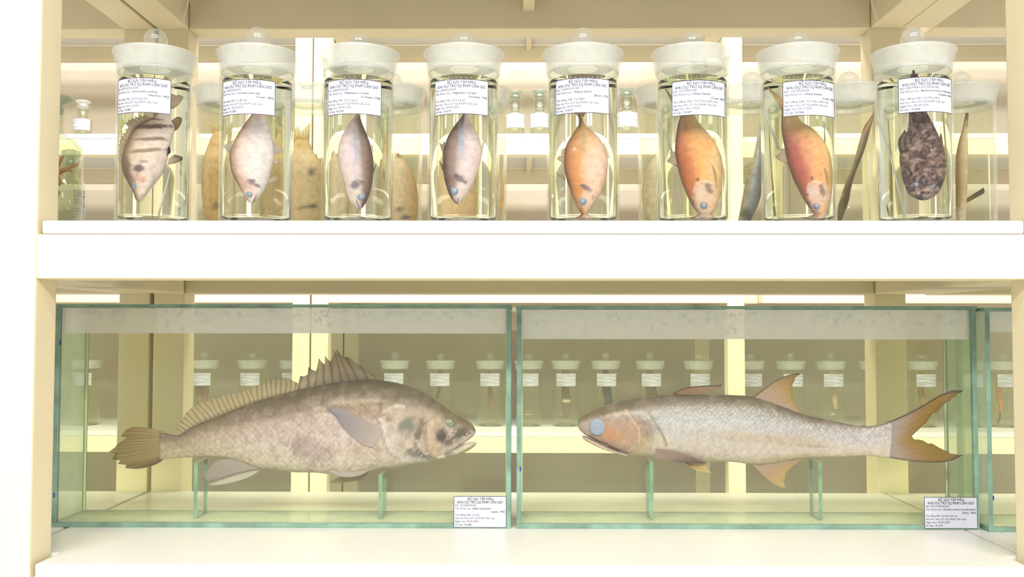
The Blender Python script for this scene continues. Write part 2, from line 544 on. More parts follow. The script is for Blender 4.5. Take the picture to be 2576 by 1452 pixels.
C9 = "CARANGIDAE"
FRONT = [  # px centre, knob height, liquid, label angle, label z, lines, label text
    (386.5, .028, 'liquid_y', 0.00, .1470, info("DATNIOIDIDAE", "Datnioides polota", "(Hamilton, 1822)", "Cá Hường vện", "04.12.2020", "085", .47, .77, .62), 'clear ground neck jar holding the fish with dark bands, labelled Fi.085'),
    (645.5, .030, 'liquid', -.04, .1450, info(C9, "Scomberoides tala", "(Cuvier, 1832)", "Cá Bè tala", "05.09.2020", "081", .42, .73, .53), 'clear ground neck jar holding the pale pink fish, labelled Fi.081'),
    (901.0, .0215, 'liquid', .02, .1450, info(C9, "Megalaspis cordyla", "(Linnaeus, 1758)", "Cá Sòng gió", "09.09.2020", "076", .42, .76, .58), 'clear jar with the fish whose dark back faces right, labelled Fi.076'),
    (1166.0, .0225, 'liquid', -.02, .1450, info(C9, "Megalaspis cordyla", "(Linnaeus, 1758)", "Cá Sòng gió", "09.09.2020", "075", .42, .76, .58), 'clear jar with the fish whose dark back faces left, labelled Fi.075'),
    (1466.5, .028, 'liquid_y', -.08, .1462, info(C9, "Alepes kleinii", "(Bloch, 1793)", "Cá Ngân", "09.09.2020", "071", .45, .66, .54), 'clear jar holding the orange and pink fish with a yellowed tail, labelled Fi.071'),
    (1742.0, .0222, 'liquid_y', .06, .1435, info("CLUPEIDAE", "Hilsa kelee", "(Cuvier, 1829)", "Cá Cháy chấm hoa", "04.12.2020", "047", .43, .66, .80), 'clear jar of yellow liquid holding the plump orange brown fish, labelled Fi.047'),
    (2008.5, .0222, 'liquid_y', .12, .1430, info("CLUPEIDAE", "Hilsa kelee", "(Cuvier, 1829)", "Cá Cháy chấm hoa", "04.12.2020", "046", .43, .66, .80), 'clear jar of yellow liquid holding the red and orange fish, labelled Fi.046'),
    (2300.5, .029, 'liquid', .02, .1470, info("BATRACHOIDIDAE", "Batrachomoeus trispinosus", "(Günther, 1861)", "Cá Mao ếch", "06.09.2020", "026", .66, .95, .67), 'clear jar holding the mottled dark toadfish, labelled Fi.026'),
]
JARS = []
for px, kh, lq, la, lz, ln, lb in FRONT:
    JARS.append(jar(place_jar(px), lb, 'specimen jars in the front row of the upper shelf', kh, .1722, lq, ln, la, lz))
BACK = [(575, 'back row jar with brownish orange fish, between the Fi.085 and Fi.081 jars'),
        (772, 'back row jar holding a tan fish with one dark spot, behind the Fi.081 jar'),
        (984, 'back row jar with a broad orange brown fish, behind jars Fi.076 and Fi.075'),
        (1197, 'back row jar with pale orange fish, mostly hidden behind the Fi.075 jar'),
        (1684, 'back row jar with pale contents, mostly hidden behind the Fi.047 jar'),
        (1892, 'back row jar with a blue grey slanting fish, behind jar Fi.046'),
        (2137, 'back row jar with a thin dark slanting fish, left of the toadfish jar'),
        (2419, 'back row jar with a slender brown fish, right of the toadfish jar')]
BJ = []
for px, lb in BACK:
    BJ.append(jar(place_jar(px, YB), lb, 'specimen jars in the back row of the upper shelf', .022, .1785, 'far_liquid'))

# ------------------------------------------------------------------ fish
def resample(pts, n, smooth=True):
    P = [Vector((p[0], p[1], 0)) for p in pts]
    if smooth and len(P) > 2:
        Q = []
        for i in range(len(P) - 1):
            p0 = P[i - 1] if i else P[0] * 2 - P[1]
            p1, p2 = P[i], P[i + 1]
            p3 = P[i + 2] if i + 2 < len(P) else p2 * 2 - p1
            for k in range(10):
                t = k / 10
                Q.append(0.5 * ((2 * p1) + (p2 - p0) * t + (2 * p0 - 5 * p1 + 4 * p2 - p3) * t * t + (3 * p1 - p0 - 3 * p2 + p3) * t ** 3))
        Q.append(P[-1])
    else:
        Q = P
    acc = [0.0]
    for a, b in zip(Q, Q[1:]): acc.append(acc[-1] + (b - a).length)
    out = []; j = 0
    for i in range(n):
        d = acc[-1] * i / (n - 1)
        while j < len(Q) - 2 and acc[j + 1] < d: j += 1
        seg = acc[j + 1] - acc[j]
        q = Q[j].lerp(Q[j + 1], (d - acc[j]) / seg if seg > 1e-9 else 0)
        out.append((q.x, q.y))
    return out


class Plane:
    """upright plane the fish lies in; to() turns a point of the photograph into a point of it"""
    def __init__(s, origin, facing_cam=True, mag=1.0, rad=0.0, yaw=0.0):
        s.o = Vector(origin)
        v = Vector((s.o.x - CAM.x, s.o.y - CAM.y, 0)).normalized() if facing_cam else Vector((math.sin(yaw), math.cos(yaw), 0))
        s.v = v; s.u = Vector((v.y, -v.x, 0)); s.nrm = -v; s.mag = mag; s.rad = rad
    def to(s, px, py):
        d = ray(px, py)
        t = (s.o - CAM).dot(s.v) / d.dot(s.v)
        p = CAM + d * t
        a = (p - s.o).dot(s.u) / s.mag
        z = p.z
        if s.rad:
            e = math.atan2(d.z, math.hypot(d.x, d.y))
            z -= s.rad * (math.tan(e) - math.tan(math.asin(math.sin(e) / 1.33)))
        return Vector((s.o.x + s.u.x * a, s.o.y + s.u.y * a, z))


def seg_dist(p, poly):
    best = (1e9, 1)
    for (ax, ay), (bx, by) in zip(poly, poly[1:]):
        dx, dy = bx - ax, by - ay
        t = max(0, min(1, ((p[0] - ax) * dx + (p[1] - ay) * dy) / (dx * dx + dy * dy)))
        qx, qy = ax + dx * t, ay + dy * t
        d = math.hypot(p[0] - qx, p[1] - qy)
        if d < best[0]: best = (d, 1 if dx * (p[1] - ay) - dy * (p[0] - ax) > 0 else -1)
    return best


ALB = (1.04, 1.01, 1.12)


def paint(spec, x, y, t, s, both):
    c = interp(spec['stops'], s)
    for k in spec.get('along', []):      # (t0, t1, stops): blend to other stops towards head / tail
        w = sstep(k[0], k[1], t); c = mix(c, interp(k[2], s), w)
    for b in spec.get('blotch', []):
        bx, by, rx, ry, ang, col, al = b[:7]
        ca, sa = math.cos(math.radians(ang)), math.sin(math.radians(ang))
        dx, dy = x - bx, y - by
        ex, ey = (dx * ca + dy * sa) / rx, (-dx * sa + dy * ca) / ry
        d = math.sqrt(ex * ex + ey * ey) + (noise.noise((x * .11 / spec.get('ns', 1), y * .11 / spec.get('ns', 1), 3.1)) * b[7] if len(b) > 7 else 0)
        w = al * (1 - sstep(0.55, 1.15, d))
        if w > 0: c = mix(c, col, w)
    for poly, wd, col, al in spec.get('lines', []):
        d, _ = seg_dist((x, y), poly)
        w = al * (1 - sstep(wd * 0.5, wd * 1.3, d))
        if w > 0: c = mix(c, col, w)
    for m, sc_, c2, lo_, hi_, ph_ in spec.get('patches', []):
        w = sstep(lo_, hi_, noise.fractal((x * sc_, y * sc_, ph_), 1.0, 2.0, 5)) * m
        c = mix(c, c2, w)
    if spec.get('mottle'):
        m, sc_, c2 = spec['mottle']
        w = sstep(0.0, 0.45, noise.fractal((x * sc_, y * sc_, 5.0), 1.0, 2.0, 4)) * m
        c = mix(c, c2, w)
    return c


def colour_attr(me, cols):
    a = me.color_attributes.new('pigment', 'FLOAT_COLOR', 'POINT')
    flat = []
    for c in cols: flat += [min(.95, c[0] * ALB[0]), min(.95, c[1] * ALB[1]), min(.95, c[2] * ALB[2]), c[3]]
    a.data.foreach_set('color', flat)


def body_geom(spec, tr, pl, dors, vent, wmax, prof, N, MR, off=0.0):
    D = resample([tr(*p) for p in dors], N); V = resample([tr(*p) for p in vent], N)
    Dt = resample(dors, N); Vt = resample(vent, N)
    v = []; cols = []; uv = []; acc = 0.0; prev = None
    gill = spec.get('gill'); hw = spec.get('disp', 0.0)
    for i in range(N):
        t = i / (N - 1)
        a, b = pl.to(*D[i]), pl.to(*V[i])
        mid = (a + b) / 2; half = (a - b) / 2
        if prev is not None: acc += (mid - prev).length
        prev = mid
        th = wmax * interp(prof, t)
        for k in range(MR):
            an = 2 * PI * k / MR
            s = math.cos(an); q = math.sin(an)
            x = (Dt[i][0] + Vt[i][0]) / 2 + (Dt[i][0] - Vt[i][0]) / 2 * s
            y = (Dt[i][1] + Vt[i][1]) / 2 + (Dt[i][1] - Vt[i][1]) / 2 * s
            ext = 0.0
            if gill:
                for poly, hgt, wdt, sgn in gill:
                    d, sd = seg_dist((x, y), poly)
                    if sd == sgn: ext += hgt * sstep(0, wdt * .18, d) * (1 - sstep(wdt * .3, wdt, d)) * abs(q)
            if hw: ext += hw * noise.fractal((x * .045, y * .045, 9.0 + (q < 0) * 4), 1.0, 2.0, 4)
            sq = abs(q) ** 0.9 * (1 if q >= 0 else -1)
            v.append(mid + half * s + pl.nrm * ((th * sq) + ext * (1 if q >= 0 else -1) + off))
            c = paint(spec, x, y, t, s, q)
            sm = spec.get('scales', lambda t, s, x, y: 0.0)(t, s, x, y)
            cols.append((*c, sm))
        ring = v[-MR:]; ac = [0.0]
        for k in range(1, MR): ac.append(ac[-1] + (ring[k] - ring[k - 1]).length)
        for k in range(MR): uv.append((acc, ac[k] - ac[MR // 4]))
    f = []
    for i in range(N - 1):
        for k in range(MR):
            f.append((i * MR + k, (i + 1) * MR + k, (i + 1) * MR + (k + 1) % MR, i * MR + (k + 1) % MR))
    n0 = len(v)
    for e, sgn in ((0, 1), (N - 1, -1)):
        c = Vector((0, 0, 0))
        for k in range(MR): c += v[e * MR + k]
        v.append(c / MR); cols.append(cols[e * MR]); uv.append(uv[e * MR])
        ci = len(v) - 1
        for k in range(MR):
            q = (e * MR + k, e * MR + (k + 1) % MR, ci); f.append(q if sgn > 0 else q[::-1])
    return v, f, cols, uv


def fin_geom(fn, tr, pl, n=None, rows=9):
    n = n or fn.get('n', 70)
    base = resample([tr(*p) for p in fn['base']], n); tip = resample([tr(*p) for p in fn['tip']], n, False)
    lead = resample([tr(*p) for p in fn['lead']], rows) if fn.get('lead') else None
    trail = resample([tr(*p) for p in fn['trail']], rows) if fn.get('trail') else None
    L = lambda p, q, t: (p[0] + (q[0] - p[0]) * t, p[1] + (q[1] - p[1]) * t)
    if lead is None: lead = [L(base[0], tip[0], j / (rows - 1)) for j in range(rows)]
    if trail is None: trail = [L(base[-1], tip[-1], j / (rows - 1)) for j in range(rows)]
    rays = fn.get('rays', 14); th = fn.get('th', 0.0006); o0, o1 = fn.get('off', (0, 0))
    front = []; back = []; cols = []
    for i in range(n):
        u = i / (n - 1)
        for j in range(rows):
            w = j / (rows - 1)
            p = [0, 0]
            for a in (0, 1):
                cb = base[i][a] * (1 - w) + tip[i][a] * w
                cs = lead[j][a] * (1 - u) + trail[j][a] * u
                cc = (base[0][a] * (1 - w) + tip[0][a] * w) * (1 - u) + (base[-1][a] * (1 - w) + tip[-1][a] * w) * u
                p[a] = cb + cs - cc
            P = pl.to(*p)
            r = 0.5 + 0.5 * math.cos(2 * PI * (u * rays + 0.35 * noise.noise((u * rays * .6, w * 1.5, rays * .37))))
            t_ = th * (1 - 0.6 * w) * (0.55 + 0.8 * r)
            o = o0 + (o1 - o0) * w
            front.append(P + pl.nrm * (o + t_)); back.append(P + pl.nrm * (o - t_))
            c = interp(fn['col'], w)
            if fn.get('edge'):
                ec, el, et = fn['edge']      # colour, along leading side, along trailing side
                if el: c = mix(c, ec, (1 - sstep(0.0, el, u)) * 0.85)
                if et: c = mix(c, ec, sstep(1 - et, 1, u) * 0.85)
            c = mix(c, tuple(x * fn.get('dark', 0.6) for x in c), (1 - r) ** 5 * 0.9) if fn.get('dark', .6) < 1 else c
            al = interp(fn.get('alpha', [(0, .95), (1, .6)]), w) * (0.90 + 0.12 * (1 - r) ** 3)
            cols.append((*c, min(1, al)))
    v = front + back; nb = len(front); f = []
    I = lambda i, j: i * rows + j
    for i in range(n - 1):
        for j in range(rows - 1):
            f.append((I(i, j), I(i + 1, j), I(i + 1, j + 1), I(i, j + 1)))
            f.append((nb + I(i, j), nb + I(i, j + 1), nb + I(i + 1, j + 1), nb + I(i + 1, j)))
        f.append((I(i, rows - 1), I(i + 1, rows - 1), nb + I(i + 1, rows - 1), nb + I(i, rows - 1)))
    for j in range(rows - 1):
        f.append((I(0, j), I(0, j + 1), nb + I(0, j + 1), nb + I(0, j)))
        f.append((I(n - 1, j), nb + I(n - 1, j), nb + I(n - 1, j + 1), I(n - 1, j + 1)))
    return v, f, cols + cols


def make_fish(name, label, group, spec, tr, pl, skin, cat='fish'):
    N, MR = spec.get('N', 90), spec.get('MR', 40)
    geo = [body_geom(spec, tr, pl, spec['dors'], spec['vent'], spec['w'], spec['prof'], N, MR)]
    for jw in spec.get('extra', []):
        geo.append(body_geom({**spec, **jw.get('spec', {})}, tr, pl, jw['dors'], jw['vent'], jw['w'], jw['prof'], 26, 20))
    V = []; Fc = []; C = []; U = []
    for v, f, c, u in geo:
        b = len(V); V += v; Fc += [tuple(b + i for i in q) for q in f]; C += c; U += u
    cen = pl.to(*tr(*spec['dors'][len(spec['dors']) // 2]))
    lo = Vector((sum(p.x for p in V) / len(V), sum(p.y for p in V) / len(V), min(p.z for p in V)))
    me = meshof(name, [p - lo for p in V], Fc)
    colour_attr(me, C)
    ul = me.uv_layers.new(name='skin')
    flat = []
    for lp in me.loops: flat += U[lp.vertex_index]
    ul.data.foreach_set('uv', flat)
    o = link(name, me, M[skin], smooth=True, loc=lo)
    tag(o, label, cat, group)
    for fn in spec.get('fins', []):
        v, f, c = fin_geom(fn, tr, pl)
        fm = meshof(fn['name'], [p - lo for p in v], f); colour_attr(fm, c)
        link(fn['name'], fm, M['fin'], o, smooth=True)
    # camera-side surface height for eyes
    def surf(x, y):
        q = pl.to(*tr(x, y)); best = -1e9
        bd = 1e9
        for p in geo[0][0]:
            d = p - q; h = d.dot(pl.nrm)
            if h < 0: continue
            e = (d - pl.nrm * h).length
            if e < bd: bd = e; best = h
        return q, best
    for ey in spec.get('eyes', []):
        x, y, r, m1, m2 = ey[:5]; ry = ey[5] if len(ey) > 5 else r; flat = ey[6] if len(ey) > 6 else 1.0
        q, h = surf(x, y)
        rx_ = (pl.to(*tr(x + r, y)) - q).length; ry_ = (pl.to(*tr(x, y + ry)) - q).length
        mb = MB(); sg = 24
        for lay, (fr, bl, mi) in enumerate(((1.0, 0.45, 0), (0.48, 0.60, 1))):
            v = []; f = []
            for a in range(7):
                ph = a / 6 * PI / 2
                for b in range(sg):
                    tt = 2 * PI * b / sg
                    v.append(q - lo + pl.u * (rx_ * fr * math.cos(ph) * math.cos(tt)) + Vector((0, 0, 1)) * (ry_ * fr * math.cos(ph) * math.sin(tt)) + pl.nrm * (h - rx_ * (.12 if flat == 1 else -.16) + rx_ * bl * flat * math.sin(ph)))
            for a in range(6):
                for b in range(sg): f.append((a * sg + b, a * sg + (b + 1) % sg, (a + 1) * sg + (b + 1) % sg, (a + 1) * sg + b))
            mb.add(v, f, mi)
        mb.build('eye', [M[m1], M[m2]], o, smooth=True)
    return o


ident = lambda x, y: (x, y)

# ------------------------------------------------------------------ glass tanks
YT = 0.1945
TP = 0.0058


def droplets(x0, x1, y, z0, z1, n, seed):
    r = random.Random(seed); mb = MB()
    for _ in range(n):
        rad = r.choice((.0006, .0008, .0011, .0015, .0021)) * r.uniform(.8, 1.2)
        x = r.uniform(x0, x1); z = z1 - abs(r.gauss(0, .38)) * (z1 - z0)
        if z < z0 + rad: continue
        v = []; f = []; sg = 10; k = r.uniform(.9, 1.5)
        for a in range(4):
            ph = a / 4 * PI / 2
            for b in range(sg):
                t = 2 * PI * b / sg; v.append((x + rad * math.cos(ph) * math.cos(t), y + rad * .55 * math.sin(ph), z + rad * k * math.cos(ph) * math.sin(t)))
        v.append((x, y + rad * .55, z))
        for a in range(3):
            for b in range(sg): f.append((a * sg + b, a * sg + (b + 1) % sg, (a + 1) * sg + (b + 1) % sg, (a + 1) * sg + b))
        for b in range(sg): f.append((3 * sg + b, 3 * sg + (b + 1) % sg, 4 * sg))
        f.append(tuple(range(sg))[::-1])
        mb.add(v, f)
    return mb


def tank(x0, x1, y0, depth, ztop, zw, label, supports=(), lines=None, lab_px=None, marks=(), nd=260, seed=1):
    z0 = Z_LB + .0003; y1 = y0 + depth; e = .0002
    g = empty('glass_tank', ((x0 + x1) / 2, y0 + depth / 2, z0), label, 'tank', 'glass tanks on the lower shelf')
    L = -Vector(g.location)
    def part(n, mb, mats, parent=g, **k):
        o = mb.build(n, mats, parent, **k)
        if parent is g: o.location = L
        return o
    pe = [M['pane'], M['edge']]; se = [M['sidepane'], M['edge']]
    part('bottom_pane', MB().box(x0, x1, y0, y1, z0, z0 + TP, 0, 1, 2), [M['bottompane'], M['edge']])
    part('lid_pane', MB().box(x0 - .001, x1 + .001, y0 - .001, y1, ztop - TP * .75, ztop, 0, 1, 2), pe)
    zb, zt = z0 + TP + e, ztop - TP * .75 - e
    part('side_pane', MB().box(x0, x0 + TP, y0, y1, zb, zt, 0, 1, 0), se)
    part('side_pane', MB().box(x1 - TP, x1, y0, y1, zb, zt, 0, 1, 0), se)
    fp = part('front_pane', MB().box(x0 + TP + e, x1 - TP - e, y0 + .0003, y0 + TP, zb, zt, 0, 1, 1), pe)
    part('back_pane', MB().box(x0 + TP + e, x1 - TP - e, y1 - TP, y1 - .0003, zb, zt, 0, 1, 1), pe)
    for xa in (x0 + TP + .0012, x1 - TP - .0012):
        part('corner_seam', MB().box(xa - .0010, xa + .0010, y1 - TP - .0024, y1 - TP - .0004, zb + .0005, zt - .0005), M['seam'], bevel=.0006)
    c = .0007; k = .0027
    part('liquid', MB().box(x0 + TP + c, x1 - TP - c, y0 + TP + c, y1 - TP - k, zb + c, zw), M['tankwater'])
    cf = part('condensation', MB().box(x0 + TP + c, x1 - TP - c, y0 + TP + c, y0 + TP + c + .0003, zw + .0012, zt - .0005), M['mist'])
    d = droplets(x0 + TP + .01, x1 - TP - .01, y0 + TP + .0014, zw + .004, zt - .002, nd, seed)
    dd = d.build('droplets', M['drop'], cf, smooth=True); dd['kind'] = 'stuff'
    for px, pytop in supports:
        b = unp(px, 1250, YT + .026); t = unp(px, pytop, YT + .0435)
        part('support_plate', MB().box(b.x - .0025, b.x + .0025, YT + .026, YT + .066, zb + .0012, t.z - .0045, 0, 1, 0), pe)
    if lines:
        q = unp(*lab_px, y0)
        mb = make_label(label_parts(lines), lambda x, y, t: (q.x + x, y0 + .0001 - t, q.z + y))
        part('paper_label', mb, [M['paper'], M['ink']])
    for px, py in marks:
        q = unp(px, py, y0)
        part('pen_mark', MB().box(q.x - .0009, q.x + .0009, y0 - .0002, y0 + .0001, q.z - .003, q.z + .003), M['marker'])
    return g


def tx(px, y=YT): return unp(px, 1328, y).x
ZT1, ZW1 = unp(715, 766, YT).z, unp(715, 841, YT).z
ZT2, ZW2 = unp(1880, 770, YT).z, unp(1880, 856, YT).z
TD = 0.086
tank(tx(129), tx(1285), YT, TD, ZT1, ZW1, 'long glass tank holding the humped brown croaker, under the left half of the shelf', [(492, 1151), (957, 1182)],
     info("SCIAENIDAE", "Nibea squamosa", "Sasaki, 1992", "Cá Sửu", "09.09.2020", "200", .425, .70, .49), (1207.5, 1288), [(151, 862), (136, 1246)], 420, 3)
tank(tx(1299.5), tx(2465), YT, TD, ZT2, ZW2, 'long glass tank holding the silvery fork tailed fish, right of the croaker tank', [(1639, 1150), (2064, 1151)],
     info("POLYNEMIDAE", "Eleutheronema tetradactylum", "(Shaw, 1804)", "Cá Nhụ bốn râu", "09.09.2020", "172", .47, .97, .62), (2392, 1290.5), [(1309, 1180)], 460, 5)
x3 = unp(2488, 1340, YT - .012).x
tank(x3, x3 + .55, YT - .012, TD, unp(2500, 774, YT - .012).z, unp(2500, 838, YT - .012).z, 'glass tank cut off by the right post, no fish seen in it', (), None, None, [(2499, 1253)], 200, 9)

# ------------------------------------------------------------------ the two big fish
ALB = (0.75, 0.725, 0.89)
TANKPL = Plane((0, YT + .0435, 0), facing_cam=False)
c_ = S
F9 = dict(
    N=170, MR=72, w=.0285, prof=[(0, .12), (.05, .40), (.13, .72), (.24, .95), (.36, 1), (.55, .86), (.75, .46), (.9, .2), (1, .10)],
    dors=[(1196, 1087), (1194.6, 1078), (1183.5, 1064), (1164, 1051), (1139, 1036), (1112, 1017), (1084, 997), (1057, 982), (1029, 971), (988, 961.5), (947, 956), (905, 956), (850, 962), (795, 971), (740, 984), (701, 995), (646, 1010), (591, 1031), (535, 1053), (489, 1072), (455, 1093), (436, 1095), (403, 1086)],
    vent=[(1196, 1090), (1190, 1098), (1176, 1109), (1155, 1123), (1134, 1137), (1112, 1153), (1084, 1160), (1043, 1166), (988, 1177), (949, 1182), (905, 1190), (850, 1195), (795, 1189), (740, 1188), (690, 1181), (651, 1177), (604, 1160), (563, 1152), (522, 1149), (480, 1151), (439, 1153), (403, 1157)],
    stops=[(-1, c_(216, 203, 172)), (-.75, c_(226, 209, 190)), (-.2, c_(222, 204, 196)), (.3, c_(196, 176, 166)), (.50, c_(140, 116, 98)), (.72, c_(104, 84, 62)), (1, c_(92, 76, 50))],
    along=[(.58, .98, [(-1, c_(205, 190, 150)), (-.4, c_(196, 180, 150)), (.2, c_(176, 158, 132)), (.7, c_(128, 108, 84)), (1, c_(104, 88, 66))])],
    blotch=[(1085, 1075, 70, 60, 0, c_(190, 166, 140), .75, .5), (1150, 1052, 60, 26, 40, c_(128, 106, 78), .9, .4), (1070, 1000, 80, 17, 28, c_(112, 98, 74), .8, .4),
            (1113, 1092, 16, 21, 10, c_(66, 46, 46), .95, .4), (1130, 1108, 17, 12, 0, c_(96, 76, 72), .85, .5), (1160, 1085, 24, 15, -30, c_(82, 66, 50), .9, .6), (1147, 1098, 12, 10, 0, c_(96, 78, 70), .7, .5),
            (1085, 1085, 12, 36, 12, c_(214, 184, 158), .8, .4), (1094, 1125, 20, 22, 0, c_(214, 178, 142), .7, .4), (1060, 1078, 10, 38, 18, c_(100, 84, 78), .85, .6), (1030, 1070, 22, 34, 20, c_(106, 114, 104), .85, .5),
            (1020, 1100, 18, 30, 20, c_(206, 186, 166), .6, .4), (1050, 1135, 26, 15, 10, c_(96, 92, 90), .9, .6), (1075, 1146, 14, 8, 0, c_(104, 96, 104), .7, .5), (985, 1048, 14, 8, 0, c_(128, 100, 84), .7, .5),
            (1010, 1040, 40, 12, -6, c_(212, 188, 160), .5, .5), (1152, 1122, 30, 8, -38, c_(232, 222, 205), .9, .2), (920, 1030, 80, 22, 18, c_(166, 134, 106), .75, .4), (930, 1122, 60, 30, 0, c_(206, 178, 158), .5, .5),
            (790, 1128, 60, 34, 20, c_(166, 142, 140), .6, .7), (760, 1110, 26, 18, 0, c_(160, 138, 140), .5, .7), (860, 1060, 70, 30, 20, c_(224, 206, 200), .5, .5)],
    lines=[([(968, 1053), (977, 1089), (991, 1130), (1015, 1149), (1070, 1160)], 10, c_(240, 226, 220), .95), ([(962, 1056), (970, 1092), (984, 1134), (1010, 1154)], 3, c_(140, 116, 104), .6),
           ([(1020, 1021), (985, 1011), (950, 1004), (900, 1003), (850, 1013), (790, 1030), (700, 1056), (600, 1090), (500, 1112)], 3.5, c_(206, 186, 160), .5),
           ([(1078, 1055), (1073, 1090), (1078, 1125), (1090, 1146)], 4, c_(120, 96, 86), .5), ([(1020, 1021), (1005, 1016), (985, 1025), (972, 1032)], 3, c_(226, 214, 205), .7)],
    mottle=(.30, .035, c_(168, 146, 128)),
    gill=[([(968, 1040), (970, 1060), (978, 1095), (993, 1132), (1018, 1150), (1072, 1160)], .0028, 60, -1), ([(1070, 1040), (1072, 1080), (1078, 1125), (1090, 1150)], .0014, 40, -1)],
    scales=lambda t, s, x, y: (1 - sstep(955, 1005, x)) * (0.55 + .45 * (1 - sstep(.3, .7, s))), disp=.0009, ns=.6,
    extra=[dict(dors=[(1198, 1113), (1184, 1112), (1165, 1117), (1140, 1131), (1100, 1140)], vent=[(1198, 1118), (1190, 1126), (1176, 1135), (1148, 1147), (1105, 1158)], w=.016, prof=[(0, .2), (.2, .55), (.6, .8), (1, .9)],
                spec=dict(stops=[(-1, c_(196, 178, 140)), (.2, c_(214, 198, 170)), (1, c_(232, 222, 205))], along=[], blotch=[(1128, 1140, 14, 9, 0, c_(110, 104, 100), .8, .5)], gill=None, disp=0))],
    eyes=[(1131, 1064, 14, 'eye_grey', 'eye_grey')],
    fins=[
        dict(name='tail_fin', base=[(412, 1085), (414, 1120), (410, 1157)], tip=[(332, 1075), (318, 1081), (304, 1098), (321, 1101), (307, 1110), (296, 1117), (290, 1125), (274, 1137), (291, 1141), (282, 1156), (304, 1159), (296, 1167), (319, 1170), (315, 1178), (343, 1180)],
             lead=[(412, 1085), (390, 1081), (362, 1075), (332, 1075)], trail=[(410, 1157), (396, 1167), (370, 1176), (343, 1180)], rays=17, n=120, col=[(0, c_(214, 190, 146)), (.45, c_(212, 188, 136)), (1, c_(184, 160, 112))], alpha=[(0, 1), (.6, .85), (1, .68)], edge=(c_(120, 98, 76), .0, .28), th=.0012, dark=.5),
        dict(name='dorsal_fin', base=[(455, 1095), (489, 1074), (535, 1055), (591, 1033), (646, 1012), (701, 997), (745, 985)], tip=[(440, 1082), (446, 1076), (440, 1066), (452, 1060), (465, 1047), (467, 1039), (474, 1036), (486, 1022), (494, 1020), (508, 1011), (520, 1010), (535, 1003), (546, 1003), (557, 995), (575, 994), (590, 988), (603, 987), (615, 980), (630, 979), (646, 970), (658, 966), (668, 956), (684, 953), (701, 949), (728, 954), (753, 966)],
             rays=27, n=270, col=[(0, c_(170, 148, 110)), (.25, c_(220, 204, 158)), (1, c_(214, 196, 146))], alpha=[(0, 1), (.3, .82), (1, .66)], dark=.40),
        dict(name='spiny_dorsal_fin', base=[(742, 986), (795, 973), (850, 964), (905, 958), (955, 958)], tip=[(754, 957), (755, 945), (764, 948), (776, 941), (776, 923), (784, 930), (795, 934), (799, 920), (802, 901), (810, 912), (817, 917), (818, 894), (824, 904), (831, 910), (843, 886), (838, 877), (848, 892), (846, 878), (861, 896), (878, 900), (897, 915), (919, 928), (938, 943), (953, 956)],
             rays=10, n=150, col=[(0, c_(176, 154, 120)), (.4, c_(220, 202, 168)), (1, c_(190, 166, 122))], alpha=[(0, 1), (.5, .84), (1, .72)], dark=.42),
        dict(name='anal_fin', base=[(604, 1158), (628, 1169), (655, 1178)], tip=[(513, 1203), (515, 1208), (518, 1213), (526, 1210), (535, 1208)], lead=[(604, 1158), (577, 1155), (552, 1157), (532, 1174), (513, 1203)], trail=[(655, 1178), (629, 1182), (585, 1192), (535, 1208)],
             rays=9, col=[(0, c_(220, 206, 190)), (1, c_(196, 182, 170))], alpha=[(0, 1), (1, .92)], off=(.002, .004), dark=.62),
        dict(name='anal_fin', base=[(612, 1172), (640, 1180), (656, 1181)], tip=[(519, 1222), (524, 1223), (530, 1222)], lead=[(612, 1172), (570, 1195), (519, 1222)], trail=[(656, 1181), (632, 1198), (590, 1213), (549, 1221), (530, 1223)],
             rays=5, col=[(0, c_(232, 226, 200)), (1, c_(240, 236, 214))], alpha=[(0, 1), (1, .95)], off=(-.002, -.004), dark=.9),
        dict(name='pelvic_fin', base=[(933, 1178), (925, 1186)], tip=[(839, 1176), (831, 1186), (856, 1196), (883, 1197)], trail=[(925, 1186), (905, 1194), (883, 1197)], rays=6, col=[(0, c_(230, 218, 200)), (1, c_(226, 216, 200))], off=(.010, .013), alpha=[(0, 1), (1, .9)]),
        dict(name='pelvic_fin', base=[(930, 1188), (922, 1194)], tip=[(850, 1203), (835, 1211), (820, 1219), (842, 1220), (864, 1218)], trail=[(922, 1194), (905, 1210), (864, 1218)], rays=6, col=[(0, c_(206, 192, 150)), (1, c_(196, 182, 130))], off=(-.010, -.013), alpha=[(0, .9), (1, .55)]),
        dict(name='pectoral_fin', base=[(972, 1076), (962, 1098), (945, 1118)], tip=[(831, 1020), (838, 1028), (850, 1036), (862, 1052), (872, 1068)], lead=[(972, 1076), (919, 1049), (878, 1027), (831, 1020)], trail=[(945, 1118), (926, 1114), (900, 1096), (872, 1068)],
             rays=13, col=[(0, c_(236, 218, 210)), (.25, c_(222, 208, 196)), (1, c_(190, 178, 190))], alpha=[(0, 1), (.5, .95), (1, .78)], off=(.0278, .0305), dark=.85, th=.0008)])
make_fish('preserved_fish', 'large brown croaker with humped back and open mouth, facing right in its tank', 'large fish in the tanks', F9, ident, TANKPL, 'skin9')

